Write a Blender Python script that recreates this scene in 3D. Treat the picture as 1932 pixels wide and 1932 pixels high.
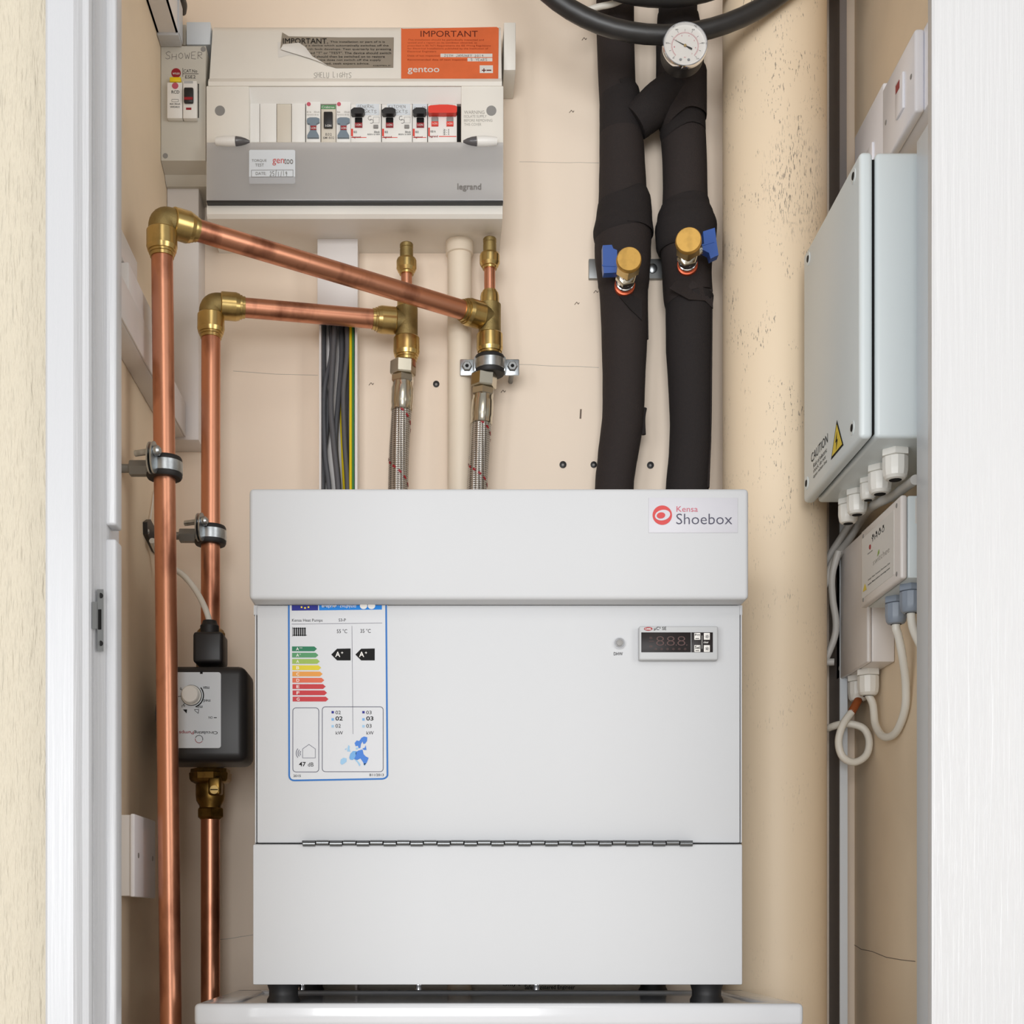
import bpy, bmesh, math, random
from mathutils import Vector, Matrix
random.seed(4)
for o in list(bpy.data.objects): bpy.data.objects.remove(o)
SC = bpy.context.scene
COL = SC.collection

# ------------------------------------------------------------------ camera, world, lights, exposure
F, CX, CY, CZ = 2650.0, 840.0, 1740.0, 0.93      # focal length and vanishing point in photo pixels, eye height
cam = bpy.data.cameras.new('camera'); camo = bpy.data.objects.new('camera', cam); COL.objects.link(camo)
camo.location = (0, 0, CZ); camo.rotation_euler = (math.pi/2, 0, 0)
cam.sensor_width = 36; cam.lens = F/1932*36
cam.shift_x = (966-CX)/1932; cam.shift_y = (CY-966)/1932
cam.clip_start = 0.05
SC.camera = camo
w = bpy.data.worlds.new('world'); SC.world = w; w.use_nodes = True
bg = w.node_tree.nodes['Background']
bg.inputs[0].default_value = (1.0, 0.99, 0.98, 1); bg.inputs[1].default_value = 0.46
def area(name, loc, aim, sx, sy, power, col):
    l = bpy.data.lights.new(name, 'AREA'); l.shape = 'RECTANGLE'; l.size = sx; l.size_y = sy
    l.energy = power; l.color = col
    o = bpy.data.objects.new(name, l); COL.objects.link(o); o.location = loc
    o.rotation_euler = (Vector(aim)-Vector(loc)).to_track_quat('-Z', 'Y').to_euler()
    return o
area('window_daylight', (-0.4, -3.6, 1.25), (0.1, 1.6, 1.25), 2.0, 1.8, 140, (0.98, 0.99, 1.0))
area('side_fill_light', (2.5, -1.0, 1.45), (-0.2, 1.55, 1.4), 1.3, 1.7, 32, (1.0, 0.98, 0.95))  # unseen fill lamp added on the right to brighten the left cupboard wall
area('side_fill_light', (-1.9, -1.5, 1.2), (0.4, 1.55, 1.2), 1.4, 1.7, 44, (0.96, 0.98, 1.0))  # its added counterpart on the left, lifting the right cupboard wall
area('ceiling_lamp', (0.25, -0.6, 2.38), (0.15, 1.5, 1.2), 0.7, 0.5, 5, (1.0, 0.96, 0.9))
vs = SC.view_settings
vs.view_transform = 'Standard'; vs.look = 'None'; vs.gamma = 1; vs.use_curve_mapping = False
vs.exposure = -0.2

# ------------------------------------------------------------------ helpers
def P(px, py, d): return Vector(((px-CX)*d/F, d, CZ+(CY-py)*d/F))     # photo direction at a known depth
def PX(px, py, X):                                                     # photo direction on a side-wall plane
    d = X*F/(px-CX); return Vector((X, d, CZ+(CY-py)*d/F))
def zz(py, d): return CZ+(CY-py)*d/F
def xx(px, d): return (px-CX)*d/F
def lin(c): c /= 255.0; return c/12.92 if c <= 0.04045 else ((c+0.055)/1.055)**2.4
def srgb(r, g, b): return (lin(r), lin(g), lin(b), 1)

MATS = {}
def mat(name, col, rough=0.5, metal=0.0, var=0.0, vscale=30, stretch=(1, 1, 1), bump=0.0, bscale=200, bstretch=(1, 1, 1), col2=None, thr=(0.45, 0.65), spec=0.5, coat=0.0, bdist=0.002):
    m = bpy.data.materials.new(name); m.use_nodes = True; nt = m.node_tree; N = nt.nodes; L = nt.links
    b = N['Principled BSDF']
    c = srgb(*col)
    b.inputs['Base Color'].default_value = c; b.inputs['Roughness'].default_value = rough; b.inputs['Metallic'].default_value = metal
    b.inputs['Specular IOR Level'].default_value = spec; b.inputs['Coat Weight'].default_value = coat
    tc = N.new('ShaderNodeTexCoord')
    if var > 0 or col2:
        mp = N.new('ShaderNodeMapping'); mp.inputs['Scale'].default_value = stretch; L.new(tc.outputs['Object'], mp.inputs[0])
        n = N.new('ShaderNodeTexNoise'); n.inputs['Scale'].default_value = vscale; n.inputs['Detail'].default_value = 5; L.new(mp.outputs[0], n.inputs[0])
        r = N.new('ShaderNodeMapRange'); r.inputs[1].default_value = thr[0]; r.inputs[2].default_value = thr[1]; L.new(n.outputs[0], r.inputs[0])
        mx = N.new('ShaderNodeMix'); mx.data_type = 'RGBA'; mx.inputs['A'].default_value = c
        c2 = srgb(*col2) if col2 else tuple(x*(1-var) for x in c[:3])+(1,)
        mx.inputs['B'].default_value = c2; L.new(r.outputs[0], mx.inputs['Factor']); L.new(mx.outputs['Result'], b.inputs['Base Color'])
    if bump > 0:
        mp2 = N.new('ShaderNodeMapping'); mp2.inputs['Scale'].default_value = bstretch; L.new(tc.outputs['Object'], mp2.inputs[0])
        n2 = N.new('ShaderNodeTexNoise'); n2.inputs['Scale'].default_value = bscale; n2.inputs['Detail'].default_value = 4; L.new(mp2.outputs[0], n2.inputs[0])
        bp = N.new('ShaderNodeBump'); bp.inputs['Strength'].default_value = bump; bp.inputs['Distance'].default_value = bdist
        L.new(n2.outputs[0], bp.inputs['Height']); L.new(bp.outputs[0], b.inputs['Normal'])
    MATS[name] = m
    return m

def cr(pts, n=8, closed=False):                       # Catmull-Rom through points
    pts = [Vector(p) for p in pts]; out = []; N = len(pts)
    for i in range(N if closed else N-1):
        if closed: a, b, c, d = pts[i-1], pts[i], pts[(i+1) % N], pts[(i+2) % N]
        else: a, b, c, d = pts[max(i-1, 0)], pts[i], pts[i+1], pts[min(i+2, N-1)]
        for k in range(n):
            t = k/n
            out.append(0.5*((2*b)+(c-a)*t+(2*a-5*b+4*c-d)*t*t+(3*b-a-3*c+d)*t**3))
    if not closed: out.append(pts[-1])
    return out
def frame(d):
    d = d.normalized(); u = Vector((0, 0, 1)) if abs(d.z) < 0.9 else Vector((1, 0, 0))
    a = d.cross(u).normalized(); return a, d.cross(a).normalized()

ORG = {}
class MB:
    def __init__(s): s.v = []; s.f = []
    def add(s, vs_, fs_):
        o = len(s.v); s.v += [Vector(p) for p in vs_]; s.f += [tuple(i+o for i in f) for f in fs_]; return s
    def box(s, a, b, bev=0, seg=2):
        lo = [min(a[i], b[i]) for i in range(3)]; hi = [max(a[i], b[i]) for i in range(3)]
        bm = bmesh.new(); bmesh.ops.create_cube(bm, size=1)
        for v in bm.verts: v.co = Vector([lo[i]+(v.co[i]+0.5)*(hi[i]-lo[i]) for i in range(3)])
        if bev: bmesh.ops.bevel(bm, geom=bm.edges[:], offset=min(bev, 0.45*min(hi[i]-lo[i] for i in range(3))), segments=seg, profile=0.5, affect='EDGES')
        bm.verts.index_update(); s.add([v.co.copy() for v in bm.verts], [[v.index for v in f.verts] for f in bm.faces]); bm.free(); return s
    def pbox(s, px0, px1, py0, py1, d0, d1, bev=0, seg=2):
        return s.box((xx(px0, d0), d0, zz(py1, d0)), (xx(px1, d0), d1, zz(py0, d0)), bev, seg)
    def lathe(s, p, ax, prof, seg=28, phase=0.0, sq=1.0):
        p = Vector(p); ax = Vector(ax).normalized(); a, b = frame(ax); vs_ = []; fs_ = []
        for t, r in prof:
            for k in range(seg):
                q = phase+2*math.pi*k/seg; vs_.append(p+ax*t+(a*math.cos(q)+b*math.sin(q)*sq)*r)
        for i in range(len(prof)-1):
            for k in range(seg):
                k2 = (k+1) % seg; fs_.append((i*seg+k, i*seg+k2, (i+1)*seg+k2, (i+1)*seg+k))
        fs_.append(tuple(range(seg))[::-1]); fs_.append(tuple((len(prof)-1)*seg+k for k in range(seg)))
        return s.add(vs_, fs_)
    def cyl(s, p0, p1, r, r1=None, seg=28, phase=0.0, ch=0.0):
        p0 = Vector(p0); p1 = Vector(p1); h = (p1-p0).length; r1 = r if r1 is None else r1
        prof = [(0, r), (h, r1)] if not ch else [(0, r-ch), (ch, r), (h-ch, r1), (h, r1-ch)]
        return s.lathe(p0, p1-p0, prof, seg, phase)
    def tube(s, pts, r, seg=16, closed=False, jitter=0.0, flat=None):
        pts = [Vector(p) for p in pts]; n = len(pts); vs_ = []; fs_ = []; pa = None
        for i, p in enumerate(pts):
            t = (pts[(i+1) % n]-pts[i-1]) if closed else (pts[min(i+1, n-1)]-pts[max(i-1, 0)])
            t.normalize()
            if pa is None: a, b = frame(t)
            else: a = (pa-t*pa.dot(t)).normalized(); b = t.cross(a)
            pa = a; R = r[i] if isinstance(r, (list, tuple)) else r
            for k in range(seg):
                q = 2*math.pi*k/seg; rr = R*(1+jitter*(random.random()-0.5))
                vs_.append(p+(a*math.cos(q)*(flat or 1)+b*math.sin(q))*rr)
        for i in range(n if closed else n-1):
            j = (i+1) % n
            for k in range(seg):
                k2 = (k+1) % seg; fs_.append((i*seg+k, i*seg+k2, j*seg+k2, j*seg+k))
        if not closed: fs_.append(tuple(range(seg))[::-1]); fs_.append(tuple((n-1)*seg+k for k in range(seg)))
        return s.add(vs_, fs_)
    def poly(s, pts, nrm=(0, -1, 0), th=0.0003):
        pts = [Vector(p) for p in pts]; n = len(pts); e = Vector(nrm)*th
        vs_ = [p+e for p in pts]+pts
        fs_ = [tuple(range(n))]+[(i, (i+1) % n, n+(i+1) % n, n+i) for i in range(n)]+[tuple(range(2*n-1, n-1, -1))]
        return s.add(vs_, fs_)
    def ppoly(s, pts, d, th=0.0003): return s.poly([P(x, y, d) for x, y in pts], (0, -1, 0), th)
    def prism(s, prof, x0, x1):                        # profile of (depth, z), swept along X
        n = len(prof); vs_ = [Vector((x0, d, z)) for d, z in prof]+[Vector((x1, d, z)) for d, z in prof]
        fs_ = [tuple(range(n))[::-1], tuple(range(n, 2*n))]+[(i, (i+1) % n, n+(i+1) % n, n+i) for i in range(n)]
        return s.add(vs_, fs_)
    def zprism(s, prof, z0, z1):                       # profile of (x, y), swept along Z
        n = len(prof); vs_ = [Vector((x, y, z0)) for x, y in prof]+[Vector((x, y, z1)) for x, y in prof]
        fs_ = [tuple(range(n)), tuple(range(2*n-1, n-1, -1))]+[(i, n+i, n+(i+1) % n, (i+1) % n) for i in range(n)]
        return s.add(vs_, fs_)
    def disc(s, c, nrm, r, th=0.0004, seg=28): return s.lathe(c, nrm, [(0, r), (th, r)], seg)
    def ring(s, c, nrm, r0, r1, th=0.0004, seg=32, a0=0, a1=360):
        c = Vector(c); nrm = Vector(nrm).normalized()
        a = Vector((1, 0, 0)) if abs(nrm.x) < 0.5 else Vector((0, -1, 0)); b = Vector((0, 0, 1))
        full = a1-a0 >= 360; m = seg if full else seg+1; vs_ = []; fs_ = []
        for k in range(m):
            q = math.radians(a0+(a1-a0)*k/seg); e = a*math.cos(q)+b*math.sin(q)
            vs_ += [c+e*r0+nrm*th, c+e*r1+nrm*th, c+e*r1, c+e*r0]
        for k in range(seg):
            i = 4*k; j = 4*((k+1) % m)
            for u in range(4): fs_.append((i+u, i+(u+1) % 4, j+(u+1) % 4, j+u))
        return s.add(vs_, fs_)
    def ribbon(s, pts, wd, nrm=(0, -1, 0), th=0.0002):
        pts = [Vector(p) for p in pts]; nrm = Vector(nrm)
        for a, b in zip(pts, pts[1:]):
            t = (b-a).normalized(); u = t.cross(nrm).normalized()*wd/2
            s.poly([a-u, b-u, b+u, a+u], nrm, th)
        return s
    def text(s, st, o, ux, uy, bold=0.0, fit=True):    # glyph bounds mapped on the parallelogram o, o+ux, o+uy
        cu = bpy.data.curves.new('t', 'FONT'); cu.body = st; cu.offset = bold; cu.resolution_u = 3
        ob = bpy.data.objects.new('t', cu); me = bpy.data.meshes.new_from_object(ob)
        if len(me.vertices):
            xs = [v.co.x for v in me.vertices]; ys = [v.co.y for v in me.vertices]
            x0, x1, y0, y1 = min(xs), max(xs), min(ys), max(ys)
            o = Vector(o); ux = Vector(ux); uy = Vector(uy)
            s.add([o+ux*((v.co.x-x0)/max(x1-x0, 1e-6))+uy*((v.co.y-y0)/max(y1-y0, 1e-6)) for v in me.vertices], [tuple(f.vertices) for f in me.polygons])
        bpy.data.objects.remove(ob); bpy.data.curves.remove(cu); bpy.data.meshes.remove(me)
        return s
    def ptext(s, st, px0, px1, py0, py1, d, bold=0.0):  # lettering on a plane facing the room
        o = P(px0, py1, d); return s.text(st, o, P(px1, py1, d)-o, P(px0, py0, d)-o, bold)
    def build(s, name, m, parent=None, ang=35, kind=None):
        me = bpy.data.meshes.new(name)
        org = ORG.get(parent.name, Vector((0, 0, 0))) if parent else Vector((0, 0, 0))
        me.from_pydata([p-org for p in s.v], [], s.f)
        bm = bmesh.new(); bm.from_mesh(me); bmesh.ops.recalc_face_normals(bm, faces=bm.faces[:]); bm.to_mesh(me); bm.free()
        me.materials.append(MATS[m] if isinstance(m, str) else m)
        if ang:
            for p in me.polygons: p.use_smooth = True
            me.set_sharp_from_angle(angle=math.radians(ang))
        o = bpy.data.objects.new(name, me); COL.objects.link(o)
        if parent: o.parent = parent; ORG[o.name] = org
        if kind: o['kind'] = kind
        return o
STROKE = {'S': [[(1, .88), (.6, 1), (.1, .8), (.3, .55), (.8, .4), (.9, .1), (.4, 0), (0, .14)]], 'H': [[(0, 0), (.05, 1)], [(.05, .5), (.9, .55)], [(.9, 1), (.85, 0)]],
 'O': [[(.5, 1), (.1, .7), (.1, .25), (.5, 0), (.9, .3), (.85, .75), (.5, 1)]], 'W': [[(0, 1), (.25, 0), (.5, .7), (.75, 0), (1, 1)]], 'E': [[(.9, 1), (.1, .95), (.05, .05), (.9, 0)], [(.1, .5), (.7, .52)]],
 'R': [[(.05, 0), (.1, 1), (.8, .9), (.8, .6), (.15, .5), (.9, 0)]], 'G': [[(.9, .85), (.5, 1), (.1, .6), (.2, .1), (.8, .05), (.85, .45), (.5, .45)]], 'N': [[(0, 0), (.05, 1), (.85, 0), (.9, 1)]],
 'A': [[(0, 0), (.45, 1), (.95, 0)], [(.2, .4), (.75, .4)]], 'L': [[(.1, 1), (.1, 0), (.85, .05)]], 'K': [[(.05, 1), (.1, 0)], [(.85, 1), (.15, .45), (.9, 0)]], 'T': [[(0, 1), (1, .95)], [(.5, 1), (.5, 0)]],
 'I': [[(.5, 1), (.5, 0)]], 'C': [[(.9, .9), (.5, 1), (.1, .6), (.2, .1), (.9, .05)]], 'M': [[(0, 0), (.1, 1), (.5, .4), (.9, 1), (1, 0)]], 'Y': [[(0, 1), (.5, .5)], [(1, 1), (.4, 0)]], 'U': [[(0, 1), (.1, .1), (.6, 0), (.9, .3), (.9, 1)]],
 'J': [[(.8, 1), (.75, .2), (.4, 0), (.1, .2)]], '0': [[(.5, 1), (.1, .6), (.3, 0), (.8, .2), (.8, .8), (.5, 1)]], '1': [[(.4, 1), (.5, 0)]], '2': [[(.1, .8), (.5, 1), (.8, .7), (.1, 0), (.9, .05)]], '5': [[(.9, 1), (.2, 1), (.15, .6), (.8, .5), (.7, .05), (.1, .1)]],
 '9': [[(.8, .7), (.4, .5), (.2, .8), (.6, 1), (.8, .7), (.6, 0)]], '/': [[(.7, 1.1), (.3, -.1)]]}
def hand(mb, st, x0, x1, y0, y1, pf, wd, nrm=(0, -1, 0)):
    n = len(st); step = (x1-x0)/n
    for i, ch in enumerate(st):
        sl = random.uniform(-.1, .1)*(y1-y0); h = (y1-y0)*random.uniform(.85, 1.1)
        for line in STROKE.get(ch, []): mb.ribbon([pf(x0+step*(i+.8*a), y1-sl-h*b_) for a, b_ in line], wd, nrm, 0.0001)
    return mb
def tag(o, label, cat, group=None):
    o['label'] = label; o['category'] = cat
    if group: o['group'] = group
    return o
def thing(name, label, cat, loc=(0, 0, 0), group=None):
    o = bpy.data.objects.new(name, None); COL.objects.link(o); o.location = loc; o.empty_display_size = 0.05
    ORG[o.name] = Vector(loc); return tag(o, label, cat, group)
def struct(name, mb, m, **k): return mb.build(name, m, None, kind='structure', **k)

# ------------------------------------------------------------------ materials
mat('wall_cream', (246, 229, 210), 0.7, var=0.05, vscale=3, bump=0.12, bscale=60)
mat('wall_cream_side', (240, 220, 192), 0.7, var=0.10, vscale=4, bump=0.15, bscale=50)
mat('wallpaper', (200, 191, 172), 0.7, bump=1.0, bscale=150, bstretch=(1, 1, 0.16), bdist=0.006)
mat('gloss_white', (192, 193, 196), 0.3, bump=0.3, bscale=300, bstretch=(1, 1, 0.03))
mat('door_white', (203, 203, 204), 0.32, bump=0.55, bscale=260, bstretch=(1, 1, 0.03))
mat('floor_grey', (190, 180, 166), 0.6, var=0.2, vscale=12)
mat('ceiling_white', (235, 232, 226), 0.8)
mat('pvc_white', (226, 222, 220), 0.35)
mat('pvc_cool', (216, 222, 228), 0.35)
mat('cu_cover', (236, 232, 224), 0.38, var=0.02, vscale=20)
mat('cu_grey', (202, 198, 188), 0.45)
mat('rcd_grey', (200, 196, 186), 0.5)
mat('module_white', (236, 234, 230), 0.4)
mat('module_cream', (214, 206, 192), 0.45)
mat('dark', (14, 13, 13), 0.65, spec=0.2)
mat('black_plastic', (34, 33, 34), 0.42)
mat('ink', (26, 25, 26), 0.7, spec=0.2)
mat('ink_soft', (120, 116, 112), 0.6)
mat('ink_pale', (160, 155, 148), 0.6)
mat('toggle_grey', (120, 134, 146), 0.35)
mat('screw_grey', (140, 138, 136), 0.5)
mat('red', (226, 60, 44), 0.4)
mat('red_dark', (150, 22, 34), 0.45)
mat('red_print', (196, 70, 66), 0.55)
mat('green', (70, 140, 84), 0.45)
mat('yellow', (238, 208, 20), 0.4)
mat('orange', (224, 108, 60), 0.55, var=0.08, vscale=40)
mat('orange_print', (150, 48, 18), 0.6)
mat('maroon_print', (96, 26, 12), 0.6)
mat('paper', (222, 219, 214), 0.6)
mat('latch_smoke', (92, 90, 92), 0.2)
mat('label_white', (200, 201, 204), 0.6, spec=0.3)
mat('hinge_steel', (120, 122, 124), 0.3, 1.0)
mat('label_grey', (146, 137, 124), 0.5)
mat('copper', (218, 154, 124), 0.36, 1.0, vscale=26, stretch=(1, 1, 0.35), col2=(136, 84, 64), thr=(0.50, 0.70), bump=0.02, bscale=300)
mat('brass', (206, 178, 116), 0.28, 1.0, var=0.25, vscale=45)
mat('brass_cast', (166, 146, 98), 0.55, 1.0, var=0.3, vscale=60, bump=0.15, bscale=700)
mat('brass_cap', (196, 156, 84), 0.5, 0.85, var=0.15, vscale=120)
mat('brass_dark', (150, 118, 62), 0.38, 1.0, var=0.45, vscale=70)
mat('nickel', (206, 200, 184), 0.2, 1.0)
mat('zinc', (196, 202, 206), 0.32, 1.0, var=0.25, vscale=90)
mat('zinc_dull', (150, 152, 152), 0.5, 0.8)
mat('chrome', (230, 230, 232), 0.08, 1.0)
mat('foam', (48, 42, 41), 0.85, bump=0.35, bscale=500, spec=0.25)
mat('foam_b', (41, 37, 37), 0.88, bump=0.35, bscale=500, spec=0.25)
mat('rubber', (30, 29, 30), 0.55)
mat('hose_black', (42, 41, 41), 0.38, var=0.2, vscale=50)
mat('blue_plastic', (44, 84, 160), 0.38)
mat('red_ring', (208, 96, 62), 0.3, 0.6)
mat('enamel', (197, 198, 200), 0.62, bump=0.02, bscale=500, spec=0.2)
mat('enamel_gloss', (204, 205, 208), 0.16, coat=0.3)
mat('sticker_clear', (196, 195, 201), 0.4, spec=0.3)
mat('logo_red', (198, 80, 80), 0.6, spec=0.2)
mat('logo_pink', (195, 93, 109), 0.6, spec=0.2)
mat('logo_ink', (62, 60, 80), 0.5)
mat('bezel', (180, 181, 182), 0.5)
mat('display', (24, 16, 16), 0.4, spec=0.25)
mat('digit', (74, 40, 34), 0.4)
mat('label_blue', (54, 110, 176), 0.6, spec=0.2)
mat('label_navy', (44, 47, 128), 0.6, spec=0.2)
mat('label_sky', (35, 123, 204), 0.6, spec=0.2)
mat('map_light', (147, 183, 211), 0.6, spec=0.2)
mat('map_mid', (112, 161, 207), 0.6, spec=0.2)
mat('map_deep', (73, 121, 197), 0.6, spec=0.2)
mat('grey_cable', (98, 98, 102), 0.45)
mat('white_cable', (228, 224, 214), 0.4)
mat('grey_white_cable', (196, 194, 190), 0.45)
mat('brown_sleeve', (150, 78, 34), 0.5)
mat('enclosure', (216, 224, 226), 0.34)
mat('switch_white', (244, 244, 250), 0.25)
mat('gland_white', (236, 234, 228), 0.3)
mat('gland_grey', (142, 152, 166), 0.4)
mat('jbox', (226, 220, 216), 0.35)
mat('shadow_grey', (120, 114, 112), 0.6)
mat('warn_yellow', (226, 200, 62), 0.5)
mat('cream_pipe', (236, 222, 202), 0.5, var=0.04, vscale=12)
mat('wall_mark', (120, 104, 92), 0.8)
for nm, c in zip(['A2', 'A1', 'A', 'B', 'C', 'D', 'E', 'Fx', 'G'], [(54, 130, 96), (96, 160, 112), (164, 194, 98), (232, 212, 62), (238, 164, 82), (230, 116, 86), (206, 70, 74), (206, 68, 74), (206, 70, 76)]): mat('grade_'+nm, tuple(q*.88 for q in c), 0.6, spec=0.2)

def scuffed():
    m = mat('soil_pipe', (228, 208, 180), 0.55); nt = m.node_tree; N = nt.nodes; L = nt.links; b = N['Principled BSDF']
    tc = N.new('ShaderNodeTexCoord')
    def noise(sc, st, det=3):
        mp = N.new('ShaderNodeMapping'); mp.inputs['Scale'].default_value = st; L.new(tc.outputs['Object'], mp.inputs[0])
        n = N.new('ShaderNodeTexNoise'); n.inputs['Scale'].default_value = sc; n.inputs['Detail'].default_value = det; L.new(mp.outputs[0], n.inputs[0]); return n.outputs[0]
    def rng(s, a, b_, lo=0, hi=1):
        r = N.new('ShaderNodeMapRange'); r.inputs[1].default_value = a; r.inputs[2].default_value = b_; r.inputs[3].default_value = lo; r.inputs[4].default_value = hi; L.new(s, r.inputs[0]); return r.outputs[0]
    def mth(op, a, b_):
        n = N.new('ShaderNodeMath'); n.operation = op
        for i, q in enumerate((a, b_)):
            if isinstance(q, (int, float)): n.inputs[i].default_value = q
            else: L.new(q, n.inputs[i])
        return n.outputs[0]
    fine = rng(noise(700, (1, 1, 0.22), 3), 0.62, 0.66)
    patch = rng(noise(34, (1.2, 1.2, 0.7), 3), 0.50, 0.62)
    sx = N.new('ShaderNodeSeparateXYZ'); L.new(tc.outputs['Object'], sx.inputs[0])
    up = rng(sx.outputs[2], 1.30, 1.62)                      # worn where things were stored against it, higher up
    up2 = rng(sx.outputs[2], 1.0, 1.2, 0.35, 1)
    msk = mth('MULTIPLY', mth('MULTIPLY', fine, patch), mth('ADD', mth('MULTIPLY', up, 0.8), mth('MULTIPLY', up2, 0.35)))
    dx = mth('SUBTRACT', sx.outputs[0], 0.012); z0 = mth('SUBTRACT', sx.outputs[2], 1.788)
    e = mth('ADD', mth('POWER', mth('DIVIDE', dx, 0.04), 2), mth('POWER', mth('DIVIDE', z0, 0.07), 2))
    blob = mth('MULTIPLY', rng(e, 1.2, 0.1), rng(noise(800, (1, 1, 0.16), 3), 0.57, 0.66))
    tot = mth('MINIMUM', mth('ADD', msk, blob), 0.75)
    mx = N.new('ShaderNodeMix'); mx.data_type = 'RGBA'; mx.inputs['A'].default_value = srgb(228, 208, 180); mx.inputs['B'].default_value = srgb(104, 96, 90)
    L.new(tot, mx.inputs['Factor']); L.new(mx.outputs['Result'], b.inputs['Base Color'])
scuffed()
def braid():
    m = mat('braid', (188, 184, 178), 0.3, 0.9); nt = m.node_tree; N = nt.nodes; L = nt.links; b = N['Principled BSDF']
    tc = N.new('ShaderNodeTexCoord'); sx = N.new('ShaderNodeSeparateXYZ'); L.new(tc.outputs['Object'], sx.inputs[0])
    at = N.new('ShaderNodeMath'); at.operation = 'ARCTAN2'; L.new(sx.outputs[0], at.inputs[0]); L.new(sx.outputs[1], at.inputs[1])
    outs = []
    for sg in (1, -1):
        a = N.new('ShaderNodeMath'); a.operation = 'MULTIPLY'; a.inputs[1].default_value = 10*sg; L.new(at.outputs[0], a.inputs[0])
        z = N.new('ShaderNodeMath'); z.operation = 'MULTIPLY'; z.inputs[1].default_value = 1250; L.new(sx.outputs[2], z.inputs[0])
        q = N.new('ShaderNodeMath'); q.operation = 'ADD'; L.new(a.outputs[0], q.inputs[0]); L.new(z.outputs[0], q.inputs[1])
        s = N.new('ShaderNodeMath'); s.operation = 'SINE'; L.new(q.outputs[0], s.inputs[0]); outs.append(s.outputs[0])
    mu = N.new('ShaderNodeMath'); mu.operation = 'MULTIPLY'; L.new(outs[0], mu.inputs[0]); L.new(outs[1], mu.inputs[1])
    r = N.new('ShaderNodeMapRange'); r.inputs[1].default_value = -0.9; r.inputs[2].default_value = 0.4; L.new(mu.outputs[0], r.inputs[0])
    mx = N.new('ShaderNodeMix'); mx.data_type = 'RGBA'; mx.inputs['A'].default_value = srgb(112, 106, 100); mx.inputs['B'].default_value = srgb(214, 210, 204)
    L.new(r.outputs[0], mx.inputs['Factor']); L.new(mx.outputs['Result'], b.inputs['Base Color'])
    bp = N.new('ShaderNodeBump'); bp.inputs['Strength'].default_value = 0.5; bp.inputs['Distance'].default_value = 0.001; L.new(mu.outputs[0], bp.inputs['Height']); L.new(bp.outputs[0], b.inputs['Normal'])
braid()
def smoked():
    m = bpy.data.materials.new('smoked'); m.use_nodes = True; nt = m.node_tree; N = nt.nodes; L = nt.links
    b = N['Principled BSDF']; b.inputs['Base Color'].default_value = srgb(206, 204, 202); b.inputs['Roughness'].default_value = 0.15
    t = N.new('ShaderNodeBsdfTransparent'); t.inputs[0].default_value = srgb(236, 236, 238)
    mx = N.new('ShaderNodeMixShader'); mx.inputs[0].default_value = 0.45
    L.new(t.outputs[0], mx.inputs[1]); L.new(b.outputs[0], mx.inputs[2]); L.new(mx.outputs[0], N['Material Output'].inputs[0]); MATS['smoked'] = m
smoked()
def glass():
    m = bpy.data.materials.new('gauge_glass'); m.use_nodes = True; nt = m.node_tree; N = nt.nodes; L = nt.links
    g = N.new('ShaderNodeBsdfGlossy'); g.inputs['Roughness'].default_value = 0.03
    t = N.new('ShaderNodeBsdfTransparent'); mx = N.new('ShaderNodeMixShader'); mx.inputs[0].default_value = 0.06
    L.new(t.outputs[0], mx.inputs[1]); L.new(g.outputs[0], mx.inputs[2]); L.new(mx.outputs[0], N['Material Output'].inputs[0]); MATS['gauge_glass'] = m
glass()

# ------------------------------------------------------------------ the setting
DW, XL, XR = 1.75, -0.338, 0.510
CEIL = 2.62
wb = struct('wall_back', MB().box((XL-0.1, DW, 0), (XR+0.1, DW+0.1, CEIL)), 'wall_cream')
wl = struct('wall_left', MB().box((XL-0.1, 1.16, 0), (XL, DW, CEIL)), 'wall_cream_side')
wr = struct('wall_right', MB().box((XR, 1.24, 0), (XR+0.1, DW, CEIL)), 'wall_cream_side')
struct('floor', MB().box((-2.2, -2.6, -0.05), (2.2, DW+0.1, 0)), 'floor_grey')
struct('ceiling', MB().box((XL-0.1, 1.16, CEIL), (XR+0.1, DW+0.1, CEIL+0.05)), 'ceiling_white')
wf = struct('wall_front', MB().box((-2.2, 1.10, 0), (-0.279, 1.16, CEIL)).box((-0.279, 1.10, 2.42), (2.2, 1.16, CEIL)).box((0.95, 1.10, 0), (2.2, 1.16, 2.42)), 'wallpaper')
# left architrave, jamb lining, door stops
HZ = 2.42
arch = [(-0.3090, 1.0995), (-0.3090, 1.086), (-0.3070, 1.084), (-0.2870, 1.084), (-0.2850, 1.0855), (-0.2815, 1.0895), (-0.2790, 1.0905), (-0.2770, 1.0915), (-0.2755, 1.094), (-0.2755, 1.0995)]
struct('trim_1', MB().zprism(arch, 0, HZ), 'gloss_white', ang=25)
cove = [(-0.2795, 1.0998), (-0.2750, 1.0998), (-0.2744, 1.104), (-0.2733, 1.108), (-0.2718, 1.1115), (-0.2700, 1.1150), (-0.2690, 1.1175), (-0.2690, 1.130), (-0.2730, 1.175), (-0.2795, 1.175)]
jm = struct('trim_2', MB().zprism(cove, 0, HZ), 'gloss_white', ang=30)
zu, zl = zz(990, 1.116), zz(1016, 1.116)
MB().box((-0.2705, 1.116, zu), (-0.2613, 1.136, HZ), 0.0022, 3).build('door_stop', 'gloss_white', jm)
MB().box((-0.2705, 1.116, 0), (-0.2613, 1.136, zl), 0.0022, 3).build('door_stop', 'gloss_white', jm)
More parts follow.
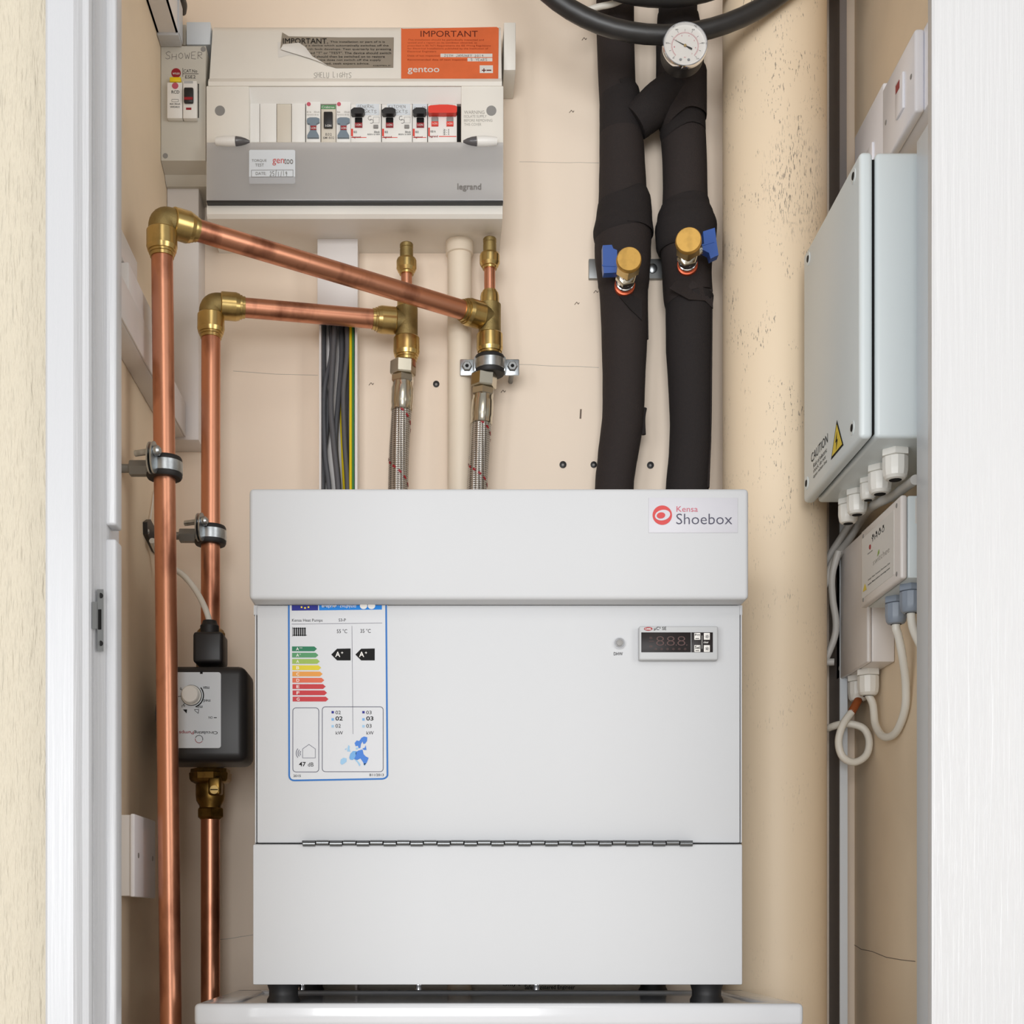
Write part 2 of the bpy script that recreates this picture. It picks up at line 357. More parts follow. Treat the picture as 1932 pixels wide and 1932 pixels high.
# strike plate with paint-worn steel let into the cove
nq = Vector((0.45, -0.9, 0)).normalized()
def sq(x0, x1, y0, y1, d0=1.1015, d1=1.1095): return [P(x0, y0, d0), P(x1, y0, d1), P(x1, y1, d1), P(x0, y1, d0)]
sp = MB().poly(sq(183.5, 195, 1112, 1229), nq, 0.0006).build('strike_plate', 'zinc_dull', jm)
MB().poly([p+nq*0.0006 for p in sq(185, 191, 1150, 1188, 1.1025, 1.1065)], nq, 0.0002).build('strike_hole', 'dark', sp)
MB().poly(sq(173.5, 182.5, 1136, 1187, 1.0935, 1.0990), nq, 0.0012).build('strike_lip', 'zinc_dull', sp)
for y in (1124, 1214): MB().lathe(P(189, y, 1.1055)+nq*0.0008, nq, [(0, 0.0022), (0.0005, 0.0016)], 14).build('screw', 'ink', sp)
# right leaf of the door, grained moulded face
dr = MB().zprism([(0.4053, 1.170), (0.4075, 1.169), (0.94, 1.169), (0.94, 1.204), (0.4138, 1.204), (0.4053, 1.172)], 0.004, 2.41)
struct('door_1', dr, 'door_white', ang=20)
# plaster cracks, plugs and marks belong to the walls
def wobble(a, b, n, amp):
    a = Vector(a); b = Vector(b); return [a+(b-a)*i/n+Vector((0, 0, random.uniform(-amp, amp))) for i in range(n+1)]
def pl(pts, d): return [P(x, y, d) for x, y in pts]
MB().ribbon(pl([(440, 700), (520, 706), (600, 708)], DW), 0.0004).build('crack', 'ink_pale', wb)
MB().ribbon(wobble(P(960, 686, DW), P(1130, 694, DW), 8, 0.0006), 0.0004).build('crack', 'ink_pale', wb)
MB().ribbon(wobble(P(980, 305, DW), P(1130, 308, DW), 8, 0.0004), 0.0003).build('crack', 'ink_pale', wb)
MB().ribbon(wobble(P(414, 1773, DW), P(480, 1764, DW), 5, 0.0005), 0.0005).build('crack', 'ink_pale', wb)
MB().ribbon([PX(x, y, XR-0.0001) for x, y in [(1606, 1779), (1625, 1791), (1645, 1795), (1672, 1806), (1700, 1811), (1727, 1814)]], 0.0008, (-1, 0, 0)).build('crack', 'wall_mark', wr)
for x, y, r in [(1062, 877, 6.5), (1120, 877, 6), (1227, 878, 6.5), (823, 725, 6)]:
    pg = MB().lathe(P(x, y, DW), (0, -1, 0), [(0, r*DW/F), (0.0015, r*DW/F), (0.002, r*DW/F*0.7)], 18).build('wall_plug', 'rubber', wb)
    MB().lathe(P(x, y, DW-0.002), (0, -1, 0), [(0, 0.0016), (0.0003, 0.0012)], 10).build('plug_hole', 'screw_grey', pg)
for x, y in [(1078, 211), (1102, 74), (1088, 573), (1124, 551), (700, 725), (949, 739)]:
    MB().ribbon([P(x-4, y+2, DW), P(x, y-3, DW), P(x+3, y+1, DW), P(x+5, y-2, DW)], 0.0008).build('scuff', 'wall_mark', wb)
MB().ribbon([P(1096, 772, DW), P(1095, 790, DW)], 0.0022).build('scuff', 'wall_mark', wb)

# ------------------------------------------------------------------ washing machine under the heat pump
WF = 1.33; wx0, wx1 = xx(369, WF), xx(1513, WF); wt = zz(1893, WF)
wm = thing('washing_machine', 'white washing machine with a rimmed top standing under the heat pump', 'appliance', ((wx0+wx1)/2, WF+0.14, 0))
MB().box((wx0, WF, 0.012), (wx1, 1.60, wt-0.022), 0.008).build('body', 'enamel_gloss', wm)
top = MB(); b = 0.0045
top.box((wx0-0.001, WF-0.004, wt-0.0215), (wx1+0.001, WF+0.016, wt), b, 3)
top.box((wx0-0.001, 1.575, wt-0.0215), (wx1+0.001, 1.601, wt), b, 3)
top.box((wx0-0.001, WF+0.006, wt-0.0215), (wx0+0.034, 1.59, wt), b, 3)
top.box((wx1-0.034, WF+0.006, wt-0.0215), (wx1+0.001, 1.59, wt), b, 3)
top.box((wx0+0.03, WF+0.012, wt-0.0215), (wx1-0.03, 1.58, wt-0.003))
top.build('worktop', 'enamel_gloss', wm)
for x in (wx0+0.04, wx1-0.04):
    for y in (WF+0.04, 1.56): MB().lathe((x, y, 0), (0, 0, 1), [(0, 0.02), (0.012, 0.018)], 16).build('foot', 'black_plastic', wm)
wfloor = wt-0.003

# ------------------------------------------------------------------ heat pump
HB = 1.655; DD_ = 1.3585
hp = thing('heat_pump', 'white boxy heat pump unit with energy label standing on the washing machine', 'heat pump', (xx(940, 1.36), 1.5, wfloor))
lid0, lid1 = xx(470, 1.335), xx(1413, 1.335)
MB().box((lid0, 1.335, zz(1141, DD_)), (lid1, HB, zz(921, 1.335)), 0.004, 3).build('lid', 'enamel', hp)
z_mid = zz(1593, 1.35); z_bot = zz(1858, 1.35)
MB().box((xx(480, 1.362), 1.366, z_mid+0.001), (xx(1400, 1.362), HB-0.004, zz(1143, 1.36))).build('carcass', 'enamel', hp)
MB().box((xx(477, 1.35), 1.350, z_bot), (xx(1401, 1.35), HB-0.002, z_mid), 0.0015).build('base_panel', 'enamel', hp)
for a, c in ((481, 483.4), (1397.6, 1400)): MB().pbox(a, c, 1146, 1590, 1.359, 1.368, 0.0006).build('edge_return', 'enamel', hp)
dark = MB(); dark.pbox(483.4, 485.4, 1146, 1590, 1.3655, 1.3662); dark.pbox(1395.8, 1397.8, 1146, 1590, 1.3655, 1.3662); dark.pbox(482, 1399, 1589.5, 1592.2, 1.3655, 1.3662)
dark.build('door_gap', 'dark', hp)
DD = 1.3585
door = MB().pbox(485, 1396, 1142, 1590, DD, 1.3655, 0.001).build('door', 'enamel', hp)
for i, (x0, x1) in enumerate(((xx(470, 1.335), xx(482, 1.335)), (xx(1400, 1.335), xx(1413, 1.335)))):
    MB().box((x0+0.001, 1.36, zz(1160, 1.36)), (x1-0.001, HB-0.01, zz(1142, 1.36))).build('lid_flange', 'enamel', hp)
# piano hinge
hg = MB().pbox(570, 1307, 1586, 1592.5, 1.3490, 1.358).build('hinge', 'dark', hp)
nk = 29; hx0, hx1 = xx(571, 1.352), xx(1306, 1.352); zk = zz(1591.5, 1.352)
for i in range(nk):
    a = hx0+(hx1-hx0)*i/nk; c = hx0+(hx1-hx0)*(i+1)/nk
    MB().cyl((a+0.0003, 1.3485, zk+0.0004*(1 if i % 2 else -1)), (c-0.0003, 1.3485, zk+0.0004*(1 if i % 2 else -1)), 0.0026, seg=12, ch=0.0004).build('knuckle', 'hinge_steel', hg)
for px, d in ((535, 1.40), (1333, 1.40), (585, 1.60), (1232, 1.60)):
    c = P(px, 1870, d)
    MB().lathe((c.x, d, wfloor), (0, 0, 1), [(0, 0.0165), (0.003, 0.0165), (0.0065, 0.0145), (0.012, 0.0145), (z_bot-wfloor-0.001, 0.0165)], 24).build('foot', 'rubber', hp)
for px in (569, 790, 1012):
    c = P(px, 1862, 1.42); MB().lathe((c.x, 1.42, z_bot+0.001), (0, 0, -1), [(0, 0.005), (0.004, 0.005), (0.004, 0.0032), (0.009, 0.0036), (0.010, 0.002)], 12).build('drain_stub', 'chrome', hp)
# logo plate on the lid
dl = 1.335
lg = MB().pbox(1224, 1392, 939, 1005, dl-0.0006, dl, 0.0002).build('name_plate', 'sticker_clear', hp)
d2 = dl-0.0008
c = P(1249.5, 972, d2)
mb = MB(); mb.ring(c, (0, -1, 0), 0.0, 18.3*d2/F, 0.0002, 40); mb.build('logo_disc', 'logo_red', lg)
def ellipse(cx, cy, a, b_, rot, d, n=36):
    q = math.radians(rot); return [P(cx+a*math.cos(t)*math.cos(q)-b_*math.sin(t)*math.sin(q), cy+a*math.cos(t)*math.sin(q)+b_*math.sin(t)*math.cos(q), d) for t in [2*math.pi*i/n for i in range(n)]]
MB().poly(ellipse(1250, 972, 14.5, 9.8, -12, d2-0.0003)).build('logo_oval', 'sticker_clear', lg)
MB().poly(ellipse(1247, 972.5, 8, 5.8, -8, d2-0.0007)).build('logo_pupil', 'logo_red', lg)
MB().ptext('Kensa', 1276.5, 1316.5, 955, 965.5, d2-0.0002, -0.006).build('lettering', 'logo_pink', lg)
MB().ptext('Shoebox', 1276, 1381.5, 969, 989, d2-0.0002, -0.008).build('lettering', 'logo_ink', lg)
# light button
c = P(1168.5, 1214, DD)
bt = MB().lathe(c, (0, -1, 0), [(0, 0.0056), (0.0015, 0.0056), (0.0026, 0.0048), (0.0026, 0.0036)], 28).build('indicator', 'chrome', hp)
MB().lathe(c+Vector((0, -0.0024, 0)), (0, -1, 0), [(0, 0.0034), (0.0012, 0.003), (0.0016, 0.002)], 24).build('lens', 'screw_grey', bt)
MB().ptext('DHW', 1158, 1175, 1230.5, 1236.5, DD-0.0003, 0.006).build('lettering', 'ink', hp)
# controller
cd = DD-0.008
ct = MB().pbox(1206, 1355, 1181, 1245, cd, DD, 0.0016, 3).build('controller', 'bezel', hp)
MB().pbox(1210, 1303.5, 1193, 1230.5, cd-0.0005, cd, 0.0002).build('display', 'display', ct)
MB().pbox(1304.5, 1345, 1193, 1230.5, cd-0.0005, cd, 0.0002).build('key_panel', 'display', ct)
dd = MB(); dt = cd-0.0007
for i in range(3):
    x = 1238+i*20; dd.ptext('8', x, x+15, 1200.5, 1218, dt, -0.02)
    dd.ppoly([(x+17, 1216), (x+18.5, 1216), (x+18.5, 1218), (x+17, 1218)], dt, 0.0001)
for i in range(6): dd.ptext('*', 1235+i*11, 1240+i*11, 1222, 1227, dt)
for y in (1201, 1217): dd.ptext('*', 1225, 1231, y, y+5, dt)
dd.ribbon(pl([(1224, 1210), (1234, 1210)], dt), 0.0004); dd.build('segments', 'digit', ct)
for i, (x, y, t) in enumerate(((1310, 1194, 'Prg'), (1328, 1194, '*'), (1310, 1217, 'Sel'), (1328, 1217, '*'))):
    k = MB().pbox(x, x+11.5, y, y+13, cd-0.0012, cd-0.0004, 0.0003).build('key', 'paper', ct)
    q = MB()
    if t == '*':
        q.ring(P(x+6, y+7, cd-0.0013), (0, -1, 0), 0.0006, 0.0011, 0.0001, 12)
        for a in range(8):
            e = Vector((math.cos(a*math.pi/4), 0, math.sin(a*math.pi/4))); o_ = P(x+6, y+7, cd-0.0013); q.ribbon([o_+e*0.0014, o_+e*0.0021], 0.0004, th=0.0001)
    else: q.ptext(t, x+1, x+10.5, y+1.5, y+7.5, cd-0.0013, 0.02).ribbon(pl([(x+2, y+10.5), (x+9, y+10.5)], cd-0.0013), 0.0006, th=0.0001)
    q.build('key_print', 'ink', ct)
MB().ptext('clear', 1327.5, 1337, 1209.5, 1213.5, cd-0.0007, 0.01).ribbon(pl([(1324.5, 1199), (1324.5, 1224)], cd-0.0006), 0.0003, th=0.0001).build('key_lettering', 'paper', ct)
MB().poly(ellipse(1223, 1186.5, 8, 3.6, 0, cd-0.0001), th=0.0003).build('maker_badge', 'red_dark', ct)
MB().ptext('CAREL', 1217, 1229, 1184.7, 1188.3, cd-0.0006, 0.02).build('badge_lettering', 'paper', ct)
MB().ptext('µC² SE', 1234, 1257, 1182.5, 1190, cd-0.0003, 0.004).build('model_lettering', 'ink', ct)
# energy label
le = DD-0.0003
lab = MB().ppoly([(545, 1142), (732, 1142), (732, 1472), (546, 1474)], DD, 0.0002).build('energy_label', 'label_white', hp)
lab['label'] = 'energy label with coloured grade arrows and a map of Europe'
def rrect(x0, x1, y0, y1, r, n=5, openb=False):
    pts = []
    for cx_, cy_, a in ((x1-r, y0+r, -90), (x1-r, y1-r, 0), (x0+r, y1-r, 90), (x0+r, y0+r, 180)):
        for i in range(n+1):
            q = math.radians(a+90*i/n); pts.append((cx_+r*math.cos(q), cy_+r*math.sin(q)))
    return pts
def outline(mb, pts, wd, d, close=True):
    q = pl(pts, d); q = q+[q[0]] if close else q
    return mb.ribbon(q, wd, th=0.0001)
bd = MB(); lp = le-0.0001
pts = [(545, 1142)]+[(545.6, 1464)]+[(547, 1469), (551, 1472), (556, 1472.5)]+[(722, 1469.5), (727, 1468), (731, 1464)]+[(728.5, 1142)]
outline(bd, pts, 3.2*DD/F, lp, False); bd.build('border', 'label_blue', lab)
MB().ppoly([(550.5, 1142), (600, 1142), (600, 1151.5), (550.5, 1152)], lp, 0.0001).build('flag_band', 'label_navy', lab)
MB().ppoly([(602, 1142), (720.5, 1142), (720.5, 1150), (602, 1151.5)], lp, 0.0001).build('title_band', 'label_sky', lab)
wt_ = MB(); l3 = lp-0.0003
wt_.ptext('енергия · ενεργεια', 607, 672, 1141.5, 1147.5, l3, 0.01)
for x in (686, 701): wt_.poly(ellipse(x, 1142.8, 7, 6.4, 0, l3), th=0.0001)
wt_.build('title_lettering', 'paper', lab)
st = MB()
for x, y in ((569, 1145.5), (575.5, 1147), (582, 1145.5)): st.ppoly([(x-1.5, y-1.5), (x+1.5, y-1.5), (x+1.5, y+1.5), (x-1.5, y+1.5)], l3, 0.0001)
st.build('flag_stars', 'yellow', lab)
tx = MB()
tx.ptext('Kensa Heat Pumps', 551, 608.5, 1167.5, 1174.5, lp); tx.ptext('S3-P', 639, 652.5, 1167, 1172.5, lp)
tx.ptext('55 °C', 635.5, 655, 1187, 1194.5, lp); tx.ptext('35 °C', 680, 699.5, 1186.5, 1194, lp)
for x, n in ((633, '02'), (691, '03')):
    tx.ptext(n, x, x+10, 1341, 1347.5, lp); tx.ptext(n, x, x+13.5, 1351.5, 1359.5, lp, 0.018); tx.ptext(n, x, x+10, 1366, 1373, lp); tx.ptext('kW', x+.5, x+14, 1379.5, 1386, lp)
tx.ptext('47', 564, 577, 1437.5, 1446, lp, 0.018); tx.ptext('dB', 581, 591.5, 1438.5, 1446, lp)
tx.ptext('2015', 553.5, 567.5, 1461.5, 1466, lp, 0.006); tx.ptext('811/2013', 697, 724, 1459.5, 1464.5, lp, 0.006)
rad = MB()
for i in range(6): rad.ppoly([(554+i*4, 1184), (556.6+i*4, 1184), (556.6+i*4, 1200), (554+i*4, 1200)], lp, 0.0001)
rad.ribbon(pl([(552, 1185.5), (577, 1185.5)], lp), 0.0005, th=0.0001).ribbon(pl([(552, 1198.5), (579, 1198.5)], lp), 0.0005, th=0.0001)
rad.ribbon(pl([(552, 1183), (552, 1201)], lp), 0.0004, th=0.0001)
tx.build('lettering', 'ink', lab); rad.build('radiator_icon', 'ink', lab)
fl = MB(); fl.ribbon(pl([(550.5, 1177.5), (721, 1175.5)], lp), 0.0003, th=0.0001); fl.ribbon(pl([(664, 1181), (666, 1385)], lp), 0.0003, th=0.0001)
outline(fl, rrect(552.5, 601.5, 1335.5, 1456.5, 6), 0.0006, lp); outline(fl, rrect(608, 723, 1333.5, 1456, 6), 0.0006, lp)
outline(fl, [(571, 1430), (571, 1413), (583, 1404.5), (595, 1413), (595, 1430)], 0.0004, lp)
for r in (6, 9.5, 13): fl.ring(P(572, 1421, lp), (0, -1, 0), (r-.6)*DD/F, (r+.6)*DD/F, 0.0001, 10, 140, 220)
fl.build('ruling', 'logo_ink', lab)
for i, (g, wdt) in enumerate(zip(['A2', 'A1', 'A', 'B', 'C', 'D', 'E', 'Fx', 'G'], [47, 49.5, 52, 54.5, 57, 60, 62.5, 65, 67.5])):
    y = 1219.7+i*11.85; x = 551+i*0.15; h = 9
    ar = MB().ppoly([(x, y), (x+wdt-5, y), (x+wdt, y+h/2), (x+wdt-5, y+h), (x, y+h)], lp, 0.0001).build('grade_arrow', 'grade_'+g, lab)
    q = MB().ptext({'A2': 'A', 'A1': 'A', 'Fx': 'F'}.get(g, g), x+7.5, x+13, y+1.5, y+h-1.5, l3, 0.025)
gl = MB()
for i, g in enumerate('AAABCDEFG'):
    y = 1219.7+i*11.85; x = 551+i*0.15
    gl.ptext(g, x+7.5, x+13, y+1.8, y+7.4, l3, 0.01)
    for k in range((2, 1, 0, 0, 0, 0, 0, 0, 0)[i]): gl.ptext('+', x+14+k*3, x+16.4+k*3, y+1.5, y+3.9, l3)
for x in (632.5, 677.5): gl.ptext('A', x, x+9.5, 1229.5, 1239.5, l3, 0.015); gl.ptext('+', x+11, x+15, 1229.5, 1233.5, l3, 0.02)
gl.build('grade_letters', 'paper', lab)
for x in (625, 670.5): MB().ppoly([(x, 1235), (x+11, 1224), (x+36.5, 1223.5), (x+36.5, 1246), (x+11, 1246)], lp, 0.0001).build('rating_arrow', 'dark', lab)
for x in (625.5, 683.5):
    for y, m in ((1341.5, 'label_navy'), (1355, 'map_mid'), (1368, 'map_light')): MB().ppoly([(x, y), (x+4.5, y), (x+4.5, y+4.5), (x, y+4.5)], lp, 0.0001).build('key_square', m, lab)
MB().ppoly([(669, 1402), (673, 1397), (678, 1398), (682, 1392), (687, 1389.5), (693, 1391), (692.5, 1398), (689, 1403), (685.5, 1403.5), (684, 1399), (681, 1404), (680, 1411), (677, 1412), (675, 1407), (671, 1408)], lp, 0.0001).build('map_area', 'map_deep', lab)
MB().ppoly([(684, 1412), (688, 1411), (690, 1406), (691.5, 1415), (686, 1415)], lp, 0.0001).build('map_area', 'map_deep', lab)
MB().ppoly([(671, 1420), (676, 1416), (684, 1414), (686, 1423), (690, 1427), (695.5, 1430), (692, 1439), (687.5, 1444), (685, 1438), (680, 1431), (674, 1434), (668, 1432), (671, 1426)], lp, 0.0001).build('map_area', 'map_deep', lab)
MB().ppoly([(659, 1429), (661, 1422), (666, 1417), (673, 1417), (671, 1426), (668, 1432), (665, 1434), (660, 1433)], lp, 0.0001).build('map_area', 'map_mid', lab)
for q_ in ([(643, 1433), (648, 1429.5), (654, 1431), (654, 1437), (649, 1441), (645, 1443), (642, 1440)], [(655, 1418), (656, 1410), (657.5, 1405.5), (660, 1408), (659.5, 1413), (661.5, 1418)], [(650, 1414), (654, 1411), (653.5, 1415)], [(669, 1433), (672, 1432.5), (678, 1439), (680.5, 1443), (678, 1446), (675, 1440)], [(672, 1410), (676, 1411), (675, 1414), (671, 1414)], [(685, 1441), (691, 1440), (688, 1445.5)]):
    MB().ppoly(q_, lp, 0.0001).build('map_area', 'map_light', lab)
# notice plate behind the unit
np_ = tag(MB().box((xx(590, 1.74), 1.746, zz(1880, 1.74)), (xx(1215, 1.74), DW-0.0002, zz(1800, 1.74))).build('notice_plate', 'rcd_grey'), 'grey printed notice plate on the wall behind the heat pump feet', 'notice')
MB().ptext('Only t', 948, 982, 1854, 1862, 1.7455, 0.01).ptext('Safe Registered Engineer', 990, 1085, 1858, 1869, 1.7455, 0.01).build('lettering', 'ink', np_)

# ------------------------------------------------------------------ consumer unit
CF = 1.66
cu = thing('consumer_unit', 'cream fuse box with a row of breakers and smoked flap on back wall', 'fuse box', (xx(669, CF), DW, zz(440, CF)))
X0, X1 = xx(389, CF), xx(950, CF)
dtop, dlip = 1.690, 1.668
hood = [(DW, zz(52, 1.73)), (1.70, zz(52, 1.70)), (dtop, zz(60, dtop)), (dlip, zz(148, dlip)), (1.662, zz(150, 1.662)), (1.659, zz(154, 1.659)), (1.659, zz(162, 1.659)), (1.69, zz(162, 1.66)), (DW, zz(162, 1.66))]
def shell(prof, name, x0, x1, m='cu_cover', bev=0.0):
    return MB().prism(prof, x0, x1).build(name, m, cu, ang=30)
shell(hood, 'hood', xx(393, CF), xx(947, CF))
low = [(DW, zz(383, CF)), (CF, zz(383, CF)), (1.657, zz(388, 1.657)), (1.656, zz(404, 1.656)), (1.660, zz(413, 1.66)), (1.685, zz(437, 1.685)), (1.70, zz(441, 1.70)), (DW, zz(441, 1.70))]
shell(low, 'base_cover', xx(391, CF), xx(948, CF))
for a, c in ((389, 470), (870, 950)):
    MB().pbox(a, c, 161.5, 383.5, CF, DW, 0.0012).build('cheek', 'cu_cover', cu)
MB().prism([(CF+0.001, zz(163, CF)), (1.6725, zz(196, 1.6725)), (1.69, zz(196, 1.6725)), (1.69, zz(163, CF))], xx(470, CF), xx(870, CF)).build('window_slope', 'module_white', cu)
MB().box((xx(470, CF), 1.664, zz(383, CF)), (xx(870, CF), 1.70, zz(268, 1.664)), 0.0005).build('front_panel', 'cu_cover', cu)
MB().box((xx(470, CF), 1.70, zz(268, CF)), (xx(870, CF), DW, zz(163, CF))).build('back_tray', 'dark', cu)
for px in (415, 927):
    MB().lathe(P(px, 209, CF), (0, -1, 0), [(0, 9.5*CF/F), (0.0004, 9.5*CF/F)], 24).build('screw_cap', 'screw_grey', cu)
WM = MB().ptext('WARNING', 875.5, 914, 208.5, 215, CF-0.0002, 0.004)
for i, t in enumerate(('ISOLATE SUPPLY', 'BEFORE REMOVING', 'THIS COVER')): WM.ptext(t, 875.5, (918, 929, 908)[i], 217+i*7.6, 222+i*7.6, CF-0.0002)
WM.build('warning_lettering', 'ink_pale', cu)
# modules
MD = 1.6708
def module(px0, px1, y0, m='module_white', name='circuit_breaker'):
    return MB().pbox(px0+0.4, px1-0.4, y0, 268, MD, 1.70, 0.0006).build(name, m, cu)
module(490, 522, 195, name='blank_module'); module(522, 550, 196, 'module_cream', 'blank_module'); module(550, 576, 195, name='blank_module'); module(471, 490, 195, name='blank_module')
def rd(mb, px0, px1, py0, py1, dep, bev=0.0008): return mb.pbox(px0, px1, py0, py1, MD-dep, MD, bev)
for px in (577, 634):
    m = module(px, px+28, 192)
    m['label'] = 'breaker with pale grey flared toggle'
    MB().ppoly([(px+2, 231), (px+3, 226), (px+8, 224), (px+20, 224), (px+26, 226), (px+26, 233), (px+20, 236), (px+20, 249), (px+25, 258), (px+25, 262), (px+3, 262), (px+3, 258), (px+8, 249), (px+8, 236), (px+3, 235)], MD, 0.0030).build('toggle', 'toggle_grey', m)
    MB().pbox(px+9, px+20, 237, 245, MD-0.0034, MD-0.003).build('toggle_flag', 'red_dark', m)
    MB().ptext('I-ON', px+9.5, px+19.5, 239.5, 243.5, MD-0.0036, 0.01).build('toggle_lettering', 'paper', m)
    MB().ring(P(px+5.5, 196.5, MD), (0, -1, 0), 0.0, 0.0024, 0.0003, 20).build('maker_mark', 'logo_pink', m)
    MB().ptext('B16' if px == 577 else 'B6', px+2, px+(10 if px == 577 else 8), 209.5, 213, MD-0.0002).ptext('30mA', px+15, px+26, 209.5, 213, MD-0.0002).ptext('NHXS1B16', px+2, px+24, 215, 218, MD-0.0002).build('lettering', 'ink_pale', m)
m = module(605.5, 634, 198, 'module_cream'); m['label'] = 'breaker with green maker strip and black rocker'
MB().pbox(606, 633, 198.5, 205.5, MD-0.0003, MD).build('maker_strip', 'green', m)
MB().ptext('Crabtree', 607, 631, 200, 204, MD-0.0005, 0.01).build('strip_lettering', 'paper', m)
rk = rd(MB(), 610.5, 627.5, 210, 240, 0.004, 0.001).build('rocker', 'black_plastic', m)
MB().ptext('I-ON', 614, 625, 235, 239, MD-0.0042, 0.01).build('rocker_lettering', 'paper', m)
MB().ptext('B32', 614, 626, 251, 256, MD-0.0002, 0.01).ptext('6M1B32', 609.5, 630.5, 257.5, 262, MD-0.0002, 0.01).build('lettering', 'ink_soft', m)
def legrand(px0, px1, note, rows, wide):
    m = module(px0, px1, 196)
    m['label'] = 'breaker with black lever and white note reading %s' % note.lower()
    x = px0
    nt_ = MB().pbox(x+(10 if wide else 1), min(px1-1, x+54), 196, 217 if wide else 210, MD-0.0004, MD).build('paper_note', 'pvc_cool', m)
    q = MB()
    if wide: hand(q, note.split()[0], x+13, x+46, 198, 204, lambda a, b_: P(a, b_, MD-0.0004), 0.0004); hand(q, note.split()[1], x+27, x+50, 207, 213, lambda a, b_: P(a, b_, MD-0.0004), 0.0004)
    else: hand(q, note, x+3, x+26, 202, 208, lambda a, b_: P(a, b_, MD-0.0004), 0.0004)
    q.build('handwriting', 'ink_soft', m)
    MB().ppoly([(x+1, 214), (x+7, 209.5), (x+21, 209.5), (x+27, 213), (x+27, 217), (x+24, 221), (x+3, 221), (x+1, 218)], MD-0.0006, 0.0075).build('lever', 'black_plastic', m)
    rd(MB(), x+8, x+22, 221, 231, 0.0018).build('lever_slot', 'dark', m)
    MB().pbox(x+8, x+22, 231.5, 239.5, MD-0.002, MD).build('lever_flag', 'red_dark', m)
    MB().ptext('I-ON', x+10, x+20, 233.5, 237.5, MD-0.0022, 0.01).build('flag_lettering', 'paper', m)
    MB().ppoly([(x+1, 243), (x+4.5, 243), (x+4.5, 257), (x+1, 257)], MD, 0.0002).ribbon(pl([(x+1, 259.5), (x+min(30, px1-px0-2), 259.5)], MD), 0.0007).build('red_marking', 'red', m)
    MB().ptext('legrand', x+3, x+19, 256.5, 261, MD-0.0005, 0.015).build('maker_lettering', 'red_dark', m)
    q = MB().ptext('B32', x+6, x+12, 247, 251, MD-0.0002, 0.01)
    if wide:
        q.ptext('30mA', x+44, x+55, 247, 251, MD-0.0002, 0.01).ptext('BSEN 61009', x+32, x+55, 252, 255, MD-0.0002)
        q.ring(P(x+37, 223, MD), (0, -1, 0), 0.0022, 0.0026, 0.0002, 14, 60, 300); q.ring(P(x+39, 229, MD), (0, -1, 0), 0.0022, 0.0026, 0.0002, 14, -120, 120)
        outline(q, [(x+43, 221), (x+54, 221), (x+54, 232), (x+43, 232)], 0.0002, MD)
    q.build('lettering', 'ink', m)
    if wide: rd(MB(), x+43, x+52, 235, 241, 0.002, 0.0004).build('test_button', 'screw_grey', m)
legrand(661.5, 719.5, 'GENERAL SKTS', 2, True); legrand(720, 778, 'KITCHEN SKTS', 2, True); legrand(778, 806.5, 'COOKER', 1, False)
m = module(807, 862.5, 196); m['label'] = 'wide main switch with red lever'
MB().pbox(813, 855, 197, 206, MD-0.0004, MD).build('paper_note', 'paper', m); hand(MB(), 'MAIN', 822, 842, 198, 204, lambda a, b_: P(a, b_, MD-0.0004), 0.0005).build('handwriting', 'ink_soft', m)
MB().ppoly([(808, 208), (812, 206), (830, 204.5), (845, 204.5), (858, 206), (862, 208), (862, 217), (860, 220), (809, 220), (808, 217)], MD-0.0006, 0.008).build('lever', 'red', m)
for x in (814, 842.5):
    rd(MB(), x, x+13, 220, 229, 0.0018).build('lever_slot', 'screw_grey', m)
    MB().pbox(x, x+13, 229, 237, MD-0.002, MD).build('lever_flag', 'red', m); MB().ptext('I-ON', x+2, x+11, 231, 235, MD-0.0022, 0.01).build('flag_lettering', 'paper', m)
MB().ppoly([(808, 241), (811, 241), (811, 257), (808, 257)], MD, 0.0002).ribbon(pl([(828, 257.5), (861, 257.5)], MD), 0.0009).build('red_marking', 'red', m)
MB().ptext('legrand', 810, 826, 255, 260, MD-0.0005, 0.015).build('maker_lettering', 'red_dark', m)
q = MB().ptext('100 A', 812, 822, 246, 250, MD-0.0002, 0.01)
for i in range(3): q.ptext('2-1', 836, 847, 243.5+i*4, 246.5+i*4, MD-0.0002)
q.build('lettering', 'ink', m)
MB().pbox(863, 869.5, 201, 267, 1.673, 1.70).build('open_slot', 'dark', cu)
# smoked flap
FD = 1.651
fz0, fz1 = zz(268, FD), zz(381, FD)
flp = MB().prism([(FD+0.002, fz0), (FD, fz0-0.0006), (FD-0.002, fz1+0.002), (FD-0.0012, fz1), (FD+0.008, fz1), (FD+0.008, fz1+0.0016), (FD+0.0004, fz1+0.002), (FD+0.002, fz0)], xx(390, FD), xx(949, FD)).build('flap', 'smoked', cu, ang=30)
flp['label'] = 'smoked see-through flap folded down'
MB().box((xx(390, FD), FD-0.0022, fz1-0.0014), (xx(949, FD), FD+0.008, fz1+0.0008), 0.0004).build('flap_edge', 'black_plastic', flp)
tl = MB().ppoly(rrect(470, 557, 283, 347, 3), FD-0.0008, 0.0004).build('test_label', 'pvc_cool', flp)
t4 = FD-0.0015
MB().ptext('TORQUE', 475, 503, 300.5, 306, t4).ptext('TEST', 481.5, 498, 308.5, 314, t4).ptext('DATE:', 482.5, 502, 324.5, 330, t4).ptext('too', 536, 553, 298.5, 309.5, t4, 0.01).build('test_lettering', 'ink_soft', flp)
MB().ptext('gen', 514, 536, 299.5, 312, t4).build('brand_lettering', 'red_print', flp)
